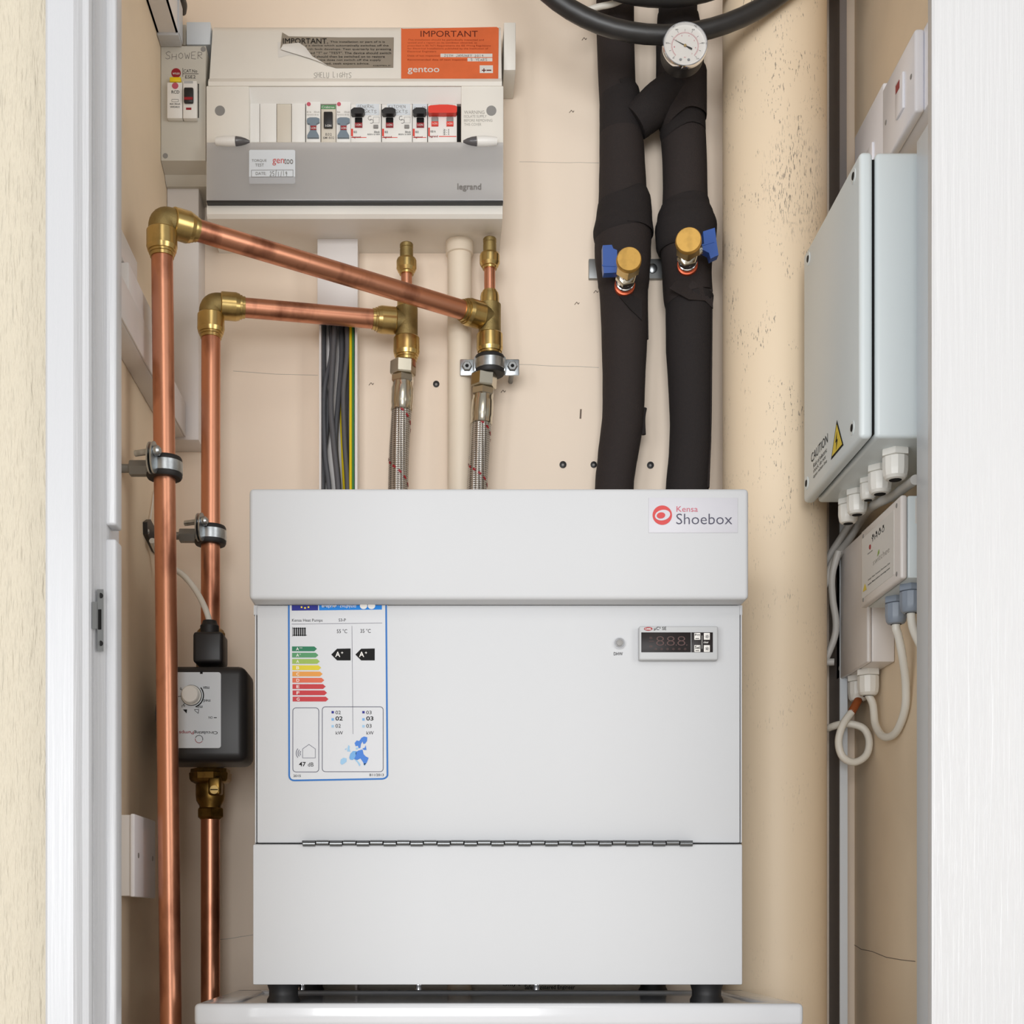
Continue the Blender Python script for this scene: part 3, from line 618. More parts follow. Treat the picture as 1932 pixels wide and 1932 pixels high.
hand(MB(), '25/1/19', 509, 543, 322, 332, lambda a, b_: P(a, b_, t4), 0.0005).build('handwriting', 'ink_soft', flp)
MB().ribbon(pl([(474.5, 321), (553, 320.5), (553, 333.5), (474.5, 334), (474.5, 321)], t4), 0.0004, th=0.0001).build('date_box', 'ink_soft', flp)
MB().ptext('legrand', 863, 908, 346, 361, FD-0.0025, 0.015).build('maker_lettering', 'ink_soft', flp)
# latches on the flap
for cxp, sgn in ((438, 1), (895, -1)):
    c = P(cxp, 267, FD-0.001)
    lt = MB()
    prof = []
    for i in range(13):
        t = i/12; prof.append((t*0.040, 0.0002+0.0068*math.sqrt(max(0, 1-((t-0.42)/0.60)**2)) if t < 1 else 0.0006))
    st_ = P(407 if sgn > 0 else 938, 267, FD)
    lt.lathe(st_, (sgn, 0, 0), [(a, b_*.88) for a, b_ in prof if a <= 0.024], 20); la = lt.build('latch', 'module_white', cu)
    MB().lathe(st_, (sgn, 0, 0), [(0.0241, 0.0058), (0.030, 0.0050), (0.035, 0.0036), (0.040, 0.0012)], 20).build('latch_tip', 'latch_smoke', la)
# notices on the sloping hood
def PH(px, py, off=0.0): return P(px, py, dtop+(dlip-dtop)*(py-60)/88.0-off)
nh = (Vector((1, 0, 0)).cross(PH(600, 60)-PH(600, 148))).normalized()
if nh.y > 0: nh = -nh
og = MB().poly([PH(757, 53.5, .0006), PH(760, 55, .001), PH(937, 51.5, .001), PH(941, 54, .0006), PH(940, 149, .0006), PH(757, 150, .0006)], nh, 0.0005).build('orange_notice', 'orange', cu)
def htext(mb, s, a, b_, c, d_, off, bold=0.0):
    o = PH(a, d_, off); return mb.text(s, o, PH(b_, d_, off)-o, PH(a, c, off)-o, bold)
htext(MB(), 'IMPORTANT', 793.5, 901.5, 58, 69.5, 0.0016, 0.0).build('heading', 'maroon_print', og)
q = MB()
for i, t in enumerate(('This installation should be periodically inspected and', 'tested and a report on its condition obtained, as', 'prescribed in BS 7671 Requirements the IEE Wiring Regulations', 'for Electrical Installations published by the Institution of', 'Electrical Engineers')):
    htext(q, t, 769, (913, 900, 926, 921, 823)[i], 73.5+i*5.5, 77.5+i*5.5, 0.0016)
htext(q, 'Date of last inspection', 769, 830, 103.5, 107.5, 0.0016); htext(q, 'Recommended date of next inspection', 769, 882, 111, 115, 0.0016, 0.005)
q.build('small_print', 'orange_print', og)
for a in ((831, 929, 101.5, 108), (882, 929, 109.5, 116), (905, 930, 123.5, 138)):
    MB().poly([PH(a[0], a[2], .0012), PH(a[1], a[2], .0012), PH(a[1], a[3], .0012), PH(a[0], a[3], .0012)], nh, 0.0002).build('white_field', 'paper', og)
q = MB(); hp_ = lambda a, b_: PH(a, b_, 0.0016); hand(q, '25TH JANUARY 2019', 838, 913, 102.5, 107.2, hp_, 0.0004, nh); hand(q, '5 YEARS', 888, 920, 110.5, 115.2, hp_, 0.0004, nh); q.build('handwriting', 'ink_soft', og)
q = MB(); htext(q, '+', 909, 917, 129, 136, 0.0018, 0.02); htext(q, '-', 918, 927, 131.5, 133.5, 0.0018, 0.02); q.build('plus_minus', 'maroon_print', og)
htext(MB(), 'gentoo', 769, 829, 126.5, 140, 0.0016, 0.008).build('brand_lettering', 'paper', og)
MB().poly([PH(524, 79, .0003), PH(534, 80, .0003), PH(560, 84, .0003), PH(568, 104, .0003), PH(545, 104, .0003), PH(525, 109, .0003)], nh, 0.0002).build('adhesive_patch', 'paper', cu)
gy = MB().poly([PH(545, 69, .0012), PH(640, 71, .0006), PH(743, 71, .0006), PH(742, 127.5, .0006), PH(634, 128.5, .0006), PH(616, 123, .0008), PH(588, 106, .001), PH(575, 88, .001), PH(564, 81, .001), PH(534, 84, .001), PH(529, 92, .001), PH(532.5, 61.6, .0014)], nh, 0.0004).build('grey_notice', 'label_grey', cu)
# curled-over corner
cv = []; rows = [((529, 93), (534, 83.5)), ((548, 99), (564, 80.5)), ((565, 104), (576, 88.5)), ((590, 112), (589, 106)), ((608, 119), (606, 116)), ((617, 124), (617, 123))]
vsx = []; fsx = []
for i, (a, b_) in enumerate(rows):
    for k in range(6):
        t = k/5; lift = 0.0018+0.004*math.sin(math.pi*(0.05+0.75*t))*(1-i/6.0)
        vsx.append(PH(a[0]+(b_[0]-a[0])*t, a[1]+(b_[1]-a[1])*t, lift))
for i in range(5):
    for k in range(5): fsx.append((i*6+k, i*6+k+1, (i+1)*6+k+1, (i+1)*6+k))
MB().add(vsx, fsx).build('curled_corner', 'paper', gy, ang=80)
q = MB(); htext(q, 'IMPORTANT.', 534, 619, 72, 82, 0.0026, 0.0); q.build('heading', 'ink', gy)
q = MB(); htext(q, 'This installation or part of it is', 623, 726, 77, 81.5, 0.0016, 0.003)
for i, (t, a, b_) in enumerate((('y a device which automatically switches off the', 576, 733), ('arth fault develops. Test quarterly by pressing', 577, 738), ('ked "T" or "TEST". The device should switch', 582, 738), ('d should then be switched on to restore', 591, 726), ('evice does not switch off the supply', 597, 719), ('sed, seek expert advice.', 612, 697))):
    htext(q, t, a, b_, 84+i*6.8, 88.5+i*6.8, 0.0016, 0.003)
htext(q, 'KGBDP7876_R1', 704, 737, 122.5, 125.3, 0.0016); q.build('small_print', 'ink', gy)
q = hand(MB(), 'SHELU LIGHTS', 592, 664, 137, 147, lambda a, b_: PH(a, b_, 0.0002), 0.0006, nh); q.build('handwriting', 'ink_pale', cu)
# knock-out plate below the unit
kp = MB().pbox(584, 842, 436, 464, 1.735, DW, 0.0008).build('gland_plate', 'cu_grey', cu)
for a, c in ((682, 738), (745, 752), (757, 800), (805, 838)): MB().pbox(a, c, 440, 461, 1.7335, 1.735, 0.0006).build('knock_out', 'cu_cover', kp)
for a, c in ((586, 598), (678, 735), (757, 842)): MB().pbox(a, c, 464, 468, 1.7455, DW).build('plate_gap', 'dark', kp)

# ------------------------------------------------------------------ shower RCD enclosure
RD = 1.668
rc = thing('rcd_enclosure', 'grey shower breaker box with a single switch beside the fuse box', 'fuse box', (xx(346, RD), DW, zz(340, RD)))
xa, xb = XL+0.0005, xx(388, RD)
MB().prism([(DW, zz(86, RD)), (RD+0.001, zz(86, RD)), (RD, zz(87.5, RD)), (RD, zz(303, RD)), (1.690, zz(330, 1.690)), (1.692, zz(336, 1.692)), (1.700, zz(352, 1.70)), (DW, zz(352, 1.70))], xa, xb).build('case', 'rcd_grey', rc)
for x, y in ((383.5, 93), (312, 294)): MB().disc(P(x, y, RD), (0, -1, 0), 4.8*RD/F, 0.0004).build('screw_cap', 'screw_grey', rc)
sw = MB().pbox(315, 344, 155, 223, RD-0.007, RD, 0.001).pbox(345, 371.5, 152, 223, RD-0.008, RD, 0.001).build('switch_module', 'module_white', rc)
MB().pbox(372, 375, 158, 222, RD-0.0006, RD).build('slot_gap', 'dark', rc)
MB().pbox(346.5, 364.5, 164, 193, RD-0.012, RD-0.008, 0.0015).build('rocker', 'black_plastic', sw)
MB().pbox(347.5, 363.5, 183, 188, RD-0.0123, RD-0.0119).build('rocker_band', 'red_dark', sw)
MB().pbox(351, 361, 203, 207, RD-0.0084, RD-0.008).build('status_flag', 'red_dark', sw)
MB().pbox(347, 364, 153, 157, RD-0.0083, RD-0.008).build('grey_strip', 'bezel', sw)
MB().pbox(320, 341, 145, 154, RD-0.006, RD, 0.0008).build('test_button', 'yellow', rc)
MB().disc(P(332.3, 138, RD), (0, -1, 0), 9*RD/F, 0.0004).build('maker_badge', 'red_dark', rc)
MB().ptext('WYLEX', 325.5, 339.5, 137, 140.5, RD-0.0006, 0.02).build('badge_lettering', 'paper', rc)
MB().disc(P(330.5, 162, RD-0.007), (0, -1, 0), 6*RD/F, 0.0003).build('module_mark', 'logo_pink', sw)
MB().ptext('RCD', 323.5, 338.5, 170.5, 176.5, RD-0.0072, 0.01).ptext('40A 30mA', 320, 340, 194.5, 197.5, RD-0.0072, 0.01).ptext('WRS40/2', 321, 339, 200, 203.5, RD-0.0072, 0.005).ribbon(pl([(324, 192), (324, 187.5), (336.5, 187.5), (336.5, 192), (324, 192)], RD-0.0071), 0.0003, th=0.0001).build('module_lettering', 'ink', sw)
MB().ptext('CAT.No', 346.5, 372, 131, 137, RD-0.0002).ptext('ESE2', 349.5, 369, 142, 148, RD-0.0002).ribbon(pl([(345, 128.5), (345, 145)], RD), 0.0005).ribbon(pl([(345, 139.2), (374.5, 139.2)], RD), 0.0005).build('lettering', 'ink', rc)
hand(MB(), 'SHOWER', 312, 385, 99, 112, lambda a, b_: P(a, b_, RD), 0.0006).build('handwriting', 'ink_soft', rc)

# ------------------------------------------------------------------ trunking
tk = thing('vertical_trunking', 'white vertical cable trunking in the left corner below the shower box', 'trunking', (XL+0.02, DW, zz(830, 1.705)))
MB().box((XL+0.0002, 1.705, zz(830, 1.705)), (xx(375, 1.705), DW-0.0005, zz(346, 1.705)), 0.0012).build('lid', 'pvc_white', tk)
zt = CZ+0.588
th_ = thing('wall_trunking', 'white horizontal cable trunking running along the left side wall', 'trunking', (XL+0.01, 1.45, zt))
MB().box((XL+0.0002, 1.19, zt), (-0.3165, 1.703, zt+0.040), 0.0008).build('channel', 'pvc_white', th_)
MB().box((-0.3165, 1.19, zt+0.0005), (-0.3145, 1.703, zt+0.041), 0.0008).build('lid', 'pvc_white', th_)
MB().box((XL+0.0002, 1.40, zt+0.040), (-0.3155, 1.545, zt+0.070), 0.001).build('junction_cover', 'pvc_white', th_)
MB().box((XL+0.0002, 1.19, zt+0.0705), (-0.3200, 1.46, zt+0.098), 0.001).build('upper_channel', 'pvc_white', th_)
tt = thing('top_trunking', 'white open ended trunking high on the left wall above shower box', 'trunking', (XL+0.01, 1.45, CZ+1.04))
zt2 = CZ+1.042
MB().box((XL+0.0005, 1.20, zt2), (-0.3135, 1.645, zt2+0.002)).box((XL+0.0005, 1.20, zt2), (XL+0.0025, 1.645, zt2+0.05)).box((-0.3155, 1.20, zt2), (-0.3135, 1.645, zt2+0.05)).build('channel', 'pvc_white', tt)
MB().box((XL+0.0005, 1.645, zt2-0.003), (-0.3125, 1.667, zt2+0.002), 0.0005).box((-0.3145, 1.645, zt2), (-0.3115, 1.667, zt2+0.042), 0.0005).build('end_rim', 'gloss_white', tt)
tag(MB().tube(cr([P(335, -40, 1.62), P(340, -10, 1.66), P(346, 8, 1.70), P(345, 22, 1.73)], 6), 0.0045, 12).build('black_cable', 'rubber'), 'short black cable poking out behind the top left trunking', 'cable')
tb = thing('trunking_stub', 'short white trunking block on top of the shower breaker box', 'trunking', (xx(374, 1.69), DW, zz(85, 1.69)))
MB().pbox(351.5, 397, 41, 84, 1.69, DW-0.0005, 0.001).build('lid', 'pvc_cool', tb); MB().pbox(338, 351, 46, 85, 1.70, DW-0.0005, 0.0008).build('channel', 'cu_grey', tb)
ts = thing('trunking_end', 'white trunking block behind the right end of the fuse box', 'trunking', (xx(955, 1.69), DW, zz(132, 1.69)))
MB().box((xx(951, CF)+0.001, 1.69, zz(132, 1.69)), (xx(973, 1.69), DW-0.0005, zz(42, 1.69)), 0.001).build('lid', 'cu_cover', ts)
# open trunking with cables below the fuse box
tc_ = thing('open_trunking', 'white cable trunking below fuse box with its lower lid missing', 'trunking', (xx(636, 1.715), DW, CZ))
zlid = zz(612, 1.715)
MB().box((xx(599, 1.715), 1.713, zlid), (xx(675, 1.713), 1.716, zz(436, 1.715)), 0.0006).build('lid', 'pvc_white', tc_)
MB().box((xx(602, 1.715), 1.7165, 0.0), (xx(605.5, 1.715), DW-0.0015, zz(437, 1.715))).box((xx(669.5, 1.715), 1.7165, 0), (xx(674, 1.715), DW-0.0015, zz(437, 1.715))).box((xx(602, 1.715), DW-0.0014, 0), (xx(674, 1.715), DW-0.0003, zz(437, 1.715))).build('channel', 'pvc_white', tc_)
paths = [([(611, 560), (611, 700), (618, 780), (612, 860), (609, 940), (611, 1100)], 1.740, 0.0032, 'grey_cable', 1.7),
         ([(619, 560), (626, 660), (612, 740), (613, 850), (622, 940), (620, 1100)], 1.733, 0.0030, 'grey_cable', 1.6),
         ([(634, 560), (629, 660), (624, 760), (630, 840), (639, 940), (640, 1100)], 1.726, 0.0034, 'grey_cable', 1.5),
         ([(641, 560), (645, 660), (638, 760), (633, 840), (640, 940), (634, 1100)], 1.737, 0.0032, 'grey_cable', 1.6),
         ([(652, 560), (655, 660), (648, 740), (650, 830), (656, 940), (654, 1100)], 1.727, 0.0030, 'grey_cable', 1.5),
         ([(655, 560), (657, 660), (653, 780), (656, 940), (655, 1100)], 1.741, 0.0030, 'grey_cable', 1.4)]
nm_ = ['dark grey flat cable inside the open trunking']*6
for (pp, d, r, m, fl_), l in zip(paths, nm_):
    tag(MB().tube(cr([P(x, y, d) for x, y in pp], 8), r, 12, flat=fl_).build('grey_cable', m), l, 'cable', 'grey cables in the open trunking')
ew = thing('earth_wire', 'yellow and green striped earth wire in the open trunking', 'cable', P(664, 920, 1.727))
MB().tube([P(661.5, y, 1.726) for y in (560, 700, 850, 1000)], 0.0018, 10).build('yellow_stripe', 'yellow', ew)
MB().tube([P(666.3, y, 1.726) for y in (560, 700, 850, 1000)], 0.0014, 10).build('green_stripe', 'green', ew)
tag(MB().tube(cr([P(648, 720, 1.7445), P(644, 780, 1.7445), P(646, 850, 1.7445), P(650, 940, 1.7445)], 6), 0.0018, 10).build('yellow_wire', 'yellow'), 'thin yellow wire deep behind the grey cables', 'cable')

# ------------------------------------------------------------------ copper pipework
RP = 0.0112
def arm(root, corner, dr_, r=1.0, t0=0.0, parent=None):
    corner = Vector(corner); dr_ = Vector(dr_).normalized()
    prof = [(0.0112+t0, .0130), (0.0114+t0, .0150), (0.0124+t0, .0158), (0.0290+t0, .0160), (0.0335+t0, .0147), (0.0338+t0, .0136), (0.0362+t0, .0136), (0.0365+t0, .0125), (0.0398+t0, .0123), (0.0400+t0, .0113)]
    prof = [(a*(0.55+0.45*r), b_*r) for a, b_ in prof]
    return MB().lathe(corner, dr_, prof, 32).build('collar', 'brass', parent or root, ang=16)
def elbow(root, c, d1, d2_):
    c = Vector(c); d1 = Vector(d1).normalized(); d2_ = Vector(d2_).normalized()
    rb = 0.009
    pts = [c+d1*0.014, c+d1*rb]
    for i in range(1, 8):
        t = i/8; pts.append((c+d1*rb)*(1-t)**2+c*2*t*(1-t)*1.0+(c+d2_*rb)*t*t)
    pts += [c+d2_*rb, c+d2_*0.014]
    e = MB().tube(pts, 0.0140, 28).build('elbow', 'brass_cast', root)
    arm(root, c, d1, parent=e); arm(root, c, d2_, parent=e)
def cap_stub(root, base, ytop_len, t):
    # thin upright tail: reducer collar, 15 mm copper, end collar and plug
    up = Vector((0, 0, 1)); b_ = Vector(base)
    MB().lathe(b_, up, [(0.013, .0085), (0.014, .0108), (0.016, .0114), (0.026, .0114), (0.030, .0105), (0.0305, .0088), (0.033, .0086)], 28).build('collar', 'brass', t, ang=16)
    MB().cyl(b_+up*0.02, b_+up*(ytop_len-0.012), 0.0067).build('pipe', 'copper', root)
    q = b_+up*(ytop_len-0.02)
    cp = MB().lathe(q, up, [(0.0, .0086), (0.0025, .0088), (0.003, .0102), (0.007, .0122), (0.016, .0122), (0.0185, .0112), (0.019, .0086)], 28).build('end_cap', 'brass', root, ang=16)
    MB().lathe(q, up, [(0.0192, .0080), (0.030, .0080), (0.0304, .0074), (0.0318, .0074), (0.0322, .0080), (0.0362, .0080), (0.0372, .0072)], 24).build('plug', 'brass_cast', cp)
def tee(root, c, side):
    c = Vector(c); dn = Vector((0, 0, -1))
    t = MB().cyl(c+Vector((0, 0, 0.016)), c-Vector((0, 0, 0.026)), 0.0135).cyl(c, c+Vector(side).normalized()*0.016, 0.0132).lathe(c+Vector((0, 0, 0.0155)), (0, 0, 1), [(0, .0135), (0.003, .0100), (0.004, .0100)], 28).build('tee', 'brass_cast', root)
    arm(root, c, side, t0=0.002, parent=t); arm(root, c, dn, t0=0.008, parent=t)
    return t
E1 = P(305, 414, 1.463); T1 = P(924, 601, 1.70); T1.z = E1.z-0.001
E2 = P(398, 575, 1.653); T2 = P(767, 606, 1.70); T2.z = E2.z
B1 = P(322, 1900, 1.462); B2 = P(397, 1890, 1.653)
p1 = thing('copper_pipework', 'front copper pipe run rising to brass elbow below the shower box', 'copper pipe', (B1.x, B1.y, 0), 'copper pipe runs')
MB().tube([E1+(B1-E1).normalized()*0.012, B1, Vector((B1.x, B1.y, 0.0))], RP, 32).build('pipe', 'copper', p1)
s1 = (T1-E1).normalized()
MB().cyl(E1+s1*0.012, T1-s1*0.012, RP, seg=32).build('pipe', 'copper', p1)
elbow(p1, E1, (B1-E1), s1); t1 = tee(p1, T1, -s1); cap_stub(p1, T1, zz(508, 1.70)-T1.z+0.02, t1)
MB().cyl(T1-Vector((0, 0, 0.03)), T1-Vector((0, 0, 0.065)), RP, seg=28).build('pipe', 'copper', p1)
p2 = thing('copper_pipework', 'rear copper pipe run passing down through the black circulating pump', 'copper pipe', (B2.x, B2.y, 0), 'copper pipe runs')
zp1 = zz(1225, 1.653); zp0 = zz(1490, 1.653)
MB().cyl(E2-Vector((0, 0, 0.012)), (B2.x, B2.y, zp1), RP, seg=32).build('pipe', 'copper', p2)
MB().cyl((B2.x, B2.y, zp0-0.03), (B2.x, B2.y, 0), RP, seg=32).build('pipe', 'copper', p2)
s2 = (T2-E2).normalized()
MB().cyl(E2+s2*0.012, T2-s2*0.012, RP, seg=32).build('pipe', 'copper', p2)
elbow(p2, E2, (0, 0, -1), s2); t2 = tee(p2, T2, -s2); cap_stub(p2, T2, zz(518, 1.70)-T2.z+0.02, t2)
MB().cyl(T2-Vector((0, 0, 0.03)), T2-Vector((0, 0, 0.055)), RP, seg=28).build('pipe', 'copper', p2)

# ------------------------------------------------------------------ braided hoses
def hose(nm, lab, pts, ynut, xs, yn2, yf0, yf1, yend):
    d = 1.70; c = P(xs[0], ynut, d)
    h = thing('braided_hose', lab, 'hose', P(xs[0], ynut, d), 'braided hoses behind the heat pump')
    ax = (P(xs[1], yf1, d)-c).normalized(); k = d/F
    L_ = lambda y: (y-ynut)*k
    MB().lathe(c, ax, [(0, .0148), (0.0012, .0158), (L_(yn2)*.9, .0158), (L_(yn2), .0148)], 6, 0.35).build('union_nut', 'nickel', h, ang=25)
    MB().lathe(c, ax, [(L_(yn2), .0130), (L_(yn2)+.002, .0142), (L_(yf0)-.002, .0142), (L_(yf0), .0126)], 6, 0.1).build('hex_tail', 'nickel', h, ang=25)
    MB().lathe(c, ax, [(L_(yf0)-.001, .0122), (L_(yf0)+.004, .0128), (L_(yf0)+.006, .0134), (L_(yf1)-.010, .0134), (L_(yf1)-.006, .0128), (L_(yf1)-.001, .0136), (L_(yf1), .0128)], 28).build('ferrule', 'nickel', h)
    pp = cr([c+ax*(L_(yf1)-.004), P(xs[2], (yf1+yend)/2, d), P(xs[3], yend, d), P(xs[3]-4, yend+120, d)], 10)
    # braid sleeve in its own frame so that the weave wraps round it
    bs = MB().tube(pp, 0.0122, 32).build('braid_sleeve', 'braid', h)
    dash = MB(); n = 3000; tot = len(pp)-1
    segs = []
    for i in range(90):
        z = i/90.0; f = z*tot; j = min(int(f), tot-1); cpt = pp[j].lerp(pp[j+1], f-j); a = -2.2+z*13.0
        segs.append((cpt+Vector((math.cos(a)*0.0124, math.sin(a)*0.0124, 0)), i))
    for (a, i), (b_, j) in zip(segs, segs[1:]):
        if i % 4 < 2:
            m_ = (a+b_)/2; ctr = m_.copy(); f = (i+.5)/90*tot; jj = min(int(f), tot-1); cc = pp[jj].lerp(pp[jj+1], f-jj); nr = (m_-cc); nr.z = 0
            dash.ribbon([a, b_], 0.0026, nr.normalized(), 0.0002)
    dash.build('tracer_thread', 'red_dark', bs)
hose('a', 'braided steel hose hanging from the rear copper pipe run', None, 682, (761, 758, 753, 751), 708, 724, 776, 925)
hose('b', 'braided steel hose below the clamp beside the cream pipe', None, 706, (914, 908, 904, 900), 732, 749, 801, 925)

# ------------------------------------------------------------------ clamps
def clamp_ring(root, c, r, seg=32):
    MB().lathe(c-Vector((0, 0, 0.011)), (0, 0, 1), [(0, r+.0005), (0, r+.006), (0.002, r+.0072), (0.005, r+.0072), (0.005, r+.004), (0.017, r+.004), (0.017, r+.0072), (0.020, r+.0072), (0.022, r+.006), (0.022, r+.0005)], seg).build('rubber_liner', 'rubber', root)
    return MB().lathe(c-Vector((0, 0, 0.0065)), (0, 0, 1), [(0, r+.0062), (0.0008, r+.0078), (0.0122, r+.0078), (0.013, r+.0062)], seg).build('band', 'zinc', root)
def side_clamp(lab, c, xwall, r=RP):
    k = thing('pipe_clamp', lab, 'pipe clamp', (c.x, c.y, c.z-0.012), 'rubber lined pipe clamps')
    bd_ = clamp_ring(k, c, r)
    # front-left flange pair and bolt
    e = Vector((-0.35, -0.94, 0)).normalized(); tn = Vector((e.y, -e.x, 0))
    zv = Vector((0, 0, 1)); q0 = c+e*(r+0.0125)
    for s in (-1, 1):
        q = q0+tn*0.0022*s
        pts = [q+e*(0.0075*math.cos(t))+zv*(0.004+0.0165*math.sin(t)) for t in [2*math.pi*i/24 for i in range(24)]]
        MB().poly([p-tn*0.0009 for p in pts], tn, 0.0018).build('flange', 'zinc', k)
    q = q0+zv*0.0105
    if tn.x > 0: tn = -tn
    MB().cyl(q-tn*0.006, q+tn*0.020, 0.0032, seg=12).build('bolt', 'zinc', k)
    MB().lathe(q-tn*0.0035, -tn, [(0, .0052), (0.004, .0052), (0.006, .003)], 16).build('bolt_head', 'zinc', k)
    w_ = c.copy(); w_.x = c.x-(r+0.005)
    MB().cyl(w_, w_-Vector((0.020, 0, 0)), 0.0085, seg=6, ch=0.0008).build('hex_boss', 'zinc_dull', k, ang=20)
    MB().cyl(w_-Vector((0.019, 0, 0)), Vector((xwall, c.y, c.z)), 0.0045, seg=14).build('stud', 'zinc_dull', k)
zc = zz(884, 1.463); tq = (E1.z-zc)/(E1.z-B1.z); side_clamp('steel pipe clamp holding the front copper pipe to left wall', E1.lerp(B1, tq), XL)
side_clamp('steel pipe clamp holding rear copper pipe above the pump', Vector((B2.x, B2.y, zz(1011, 1.653))), XL)
ck = P(914, 690, 1.70)
k = thing('pipe_clamp', 'two-eared steel pipe clamp screwed to wall above braided hose', 'pipe clamp', ck, 'rubber lined pipe clamps')
ck.x = T1.x
clamp_ring(k, ck, RP)
for s in (-1, 1):
    MB().box((ck.x+s*0.018, 1.703, ck.z-0.0105), (ck.x+s*0.036, 1.706, ck.z+0.0095), 0.002).build('ear', 'zinc', k)
    MB().box((ck.x+s*0.016, 1.694, ck.z-0.0085), (ck.x+s*0.019, 1.706, ck.z+0.0085), 0.0006).build('ear_bend', 'zinc', k)
    q = Vector((ck.x+s*0.0275, 1.703, ck.z))
    sc = MB().lathe(q, (0, -1, 0), [(0, .0062), (0.002, .0062), (0.0035, .005)], 6).build('screw', 'zinc_dull', k, ang=20)
    MB().lathe(q+Vector((0, -0.0035, 0)), (0, -1, 0), [(0, .0022), (0.0003, .0018)], 10).build('screw_recess', 'dark', sc)
    MB().cyl(q, Vector((q.x, DW, q.z)), 0.003, seg=10).build('screw_shank', 'zinc_dull', k)

# ------------------------------------------------------------------ circulating pump
PF = 1.535; px_c = B2.x
pm = thing('circulating_pump', 'black circulating pump with white dial label on the rear copper pipe', 'pump', (px_c, B2.y, zz(1545, 1.65)))
hd = MB().pbox(304, 465, 1255, 1437, PF, 1.60, 0.010, 4).build('control_box', 'black_plastic', pm)
MB().lathe(Vector((px_c-0.004, 1.599, zz(1346, 1.60))), (0, 1, 0), [(0, .050), (0.03, .052), (0.05, .050), (0.07, .040)], 40).build('volute', 'zinc_dull', pm)
MATS['volute_grey'] = mat('volute_grey', (92, 90, 90), 0.5); bpy.data.objects['volute'].data.materials[0] = MATS['volute_grey']
MB().lathe(Vector((px_c, B2.y, zz(1452, 1.65))), (0, 0, 1), [(0, .0155), (0.006, .0165), (0.012, .022), (0.02, .024)], 28).build('outlet_neck', 'volute_grey', pm)
fp = MB().poly([P(x, y, PF) for x, y in rrect(314, 417, 1268.5, 1411.5, 5)], th=0.0008).build('face_plate', 'pvc_cool', hd)
kc = P(361, 1312, PF-0.0008)
MB().lathe(kc, (0, -1, 0), [(0, .0108), (0.002, .0108), (0.002, .0098), (0.009, .0094), (0.0102, .0084)], 32).build('speed_knob', 'gland_white', hd)
f4 = PF-0.0009
q = MB(); q.ring(kc, (0, -1, 0), 0.0100, 0.0114, 0.0004, 40)
q.ring(kc, (0, -1, 0), 0.0127, 0.0139, 0.0002, 20, -70, 40)
for a in (150, 185, 230): e = Vector((math.cos(math.radians(a)), 0, math.sin(math.radians(a)))); q.ribbon([kc+e*0.0115, kc+e*0.0145], 0.0006, th=0.0002)
def utext(mb, s, a, b_, c, d_, D, bold=0.0):      # printed upside down: the pump is fitted inverted
    o = P(b_, c, D); return mb.text(s, o, P(a, c, D)-o, P(b_, d_, D)-o, bold)
utext(q, 'max', 383, 395, 1295, 1299.5, f4, 0.01); utext(q, 'med', 384, 397, 1319.5, 1325.5, f4, 0.01); utext(q, 'min', 371, 382, 1331, 1337, f4, 0.01); utext(q, 'c1', 343, 349, 1330, 1335, f4, 0.01); utext(q, 'c', 339.5, 342.5, 1297, 1300.5, f4, 0.01)
utext(q, 'ON', 393.5, 401, 1351.5, 1356, f4, 0.01); q.ribbon(pl([(403.5, 1354), (409, 1354)], f4), 0.0008)
outline(q, [(367, 1338.5), (375, 1338.5), (374, 1346), (368, 1341)], 0.0005, f4); q.ppoly([(345, 1338.5), (353, 1338.5), (352, 1346)], f4)
utext(q, 'Circulating', 366, 410.5, 1378, 1385.5, f4, 0.012)
q.ring(P(375.5, 1394.5, PF-0.0008), (0, -1, 0), 0.0038, 0.0044, 0.0002, 20, -20, 160)
q.ppoly([(377.5, 1266), (382.5, 1266), (382.5, 1271.5), (377.5, 1271.5)], PF-0.0007, 0.0004)
q.build('face_print', 'ink', hd)
q = MB(); utext(q, 'Pumps', 338, 365.5, 1377.5, 1385.5, f4, 0.012); q.ring(P(375.5, 1394.5, PF-0.0008), (0, -1, 0), 0.0038, 0.0044, 0.0002, 20, 170, 330); q.build('face_print_red', 'red_dark', hd)
# plug on top and its cable
pc = P(397, 1252, PF+0.03)
MB().box((xx(369, PF+.03), PF+0.012, zz(1256, PF+.03)), (xx(425, PF+.03), PF+0.05, zz(1197, PF+.03)), 0.004, 3).build('cable_plug', 'black_plastic', hd)
MB().lathe(Vector((pc.x-0.001, PF+0.031, zz(1198, PF+.03))), (0, 0, 1), [(0, .0105), (0.010, .0105), (0.0125, .0085), (0.0160, .0075)], 20).build('plug_gland', 'rubber', hd)
MB().lathe(Vector((px_c, B2.y, zz(1262, 1.65))), (0, 0, 1), [(0, .0168), (0.012, .0168), (0.013, .0155), (0.024, .0155), (0.025, .0172), (0.042, .0172), (0.046, .0150), (0.048, .0122)], 8).build('upper_union', 'brass_dark', pm, ang=25)
bv = thing('pump_valve', 'brass isolating valve with screw slot directly below the circulating pump', 'valve', (px_c, B2.y, zz(1546, 1.65)))
k6 = 1.65/F; z0 = zz(1546, 1.65)
MB().lathe((px_c, B2.y, zz(1480, 1.65)), (0, 0, 1), [(0, .0165), (0.003, .0225), (0.006, .0245), (0.013, .0250), (0.014, .0235), (0.018, .0230), (0.019, .0180)], 8, 0.3).build('union_nut', 'brass_dark', bv, ang=25)
MB().lathe((px_c, B2.y, zz(1530, 1.65)), (0, 0, 1), [(0, .0128), (0.006, .0130), (0.012, .0165), (0.018, .0172), (0.030, .0172), (0.033, .0160)], 28).build('body', 'brass_dark', bv)
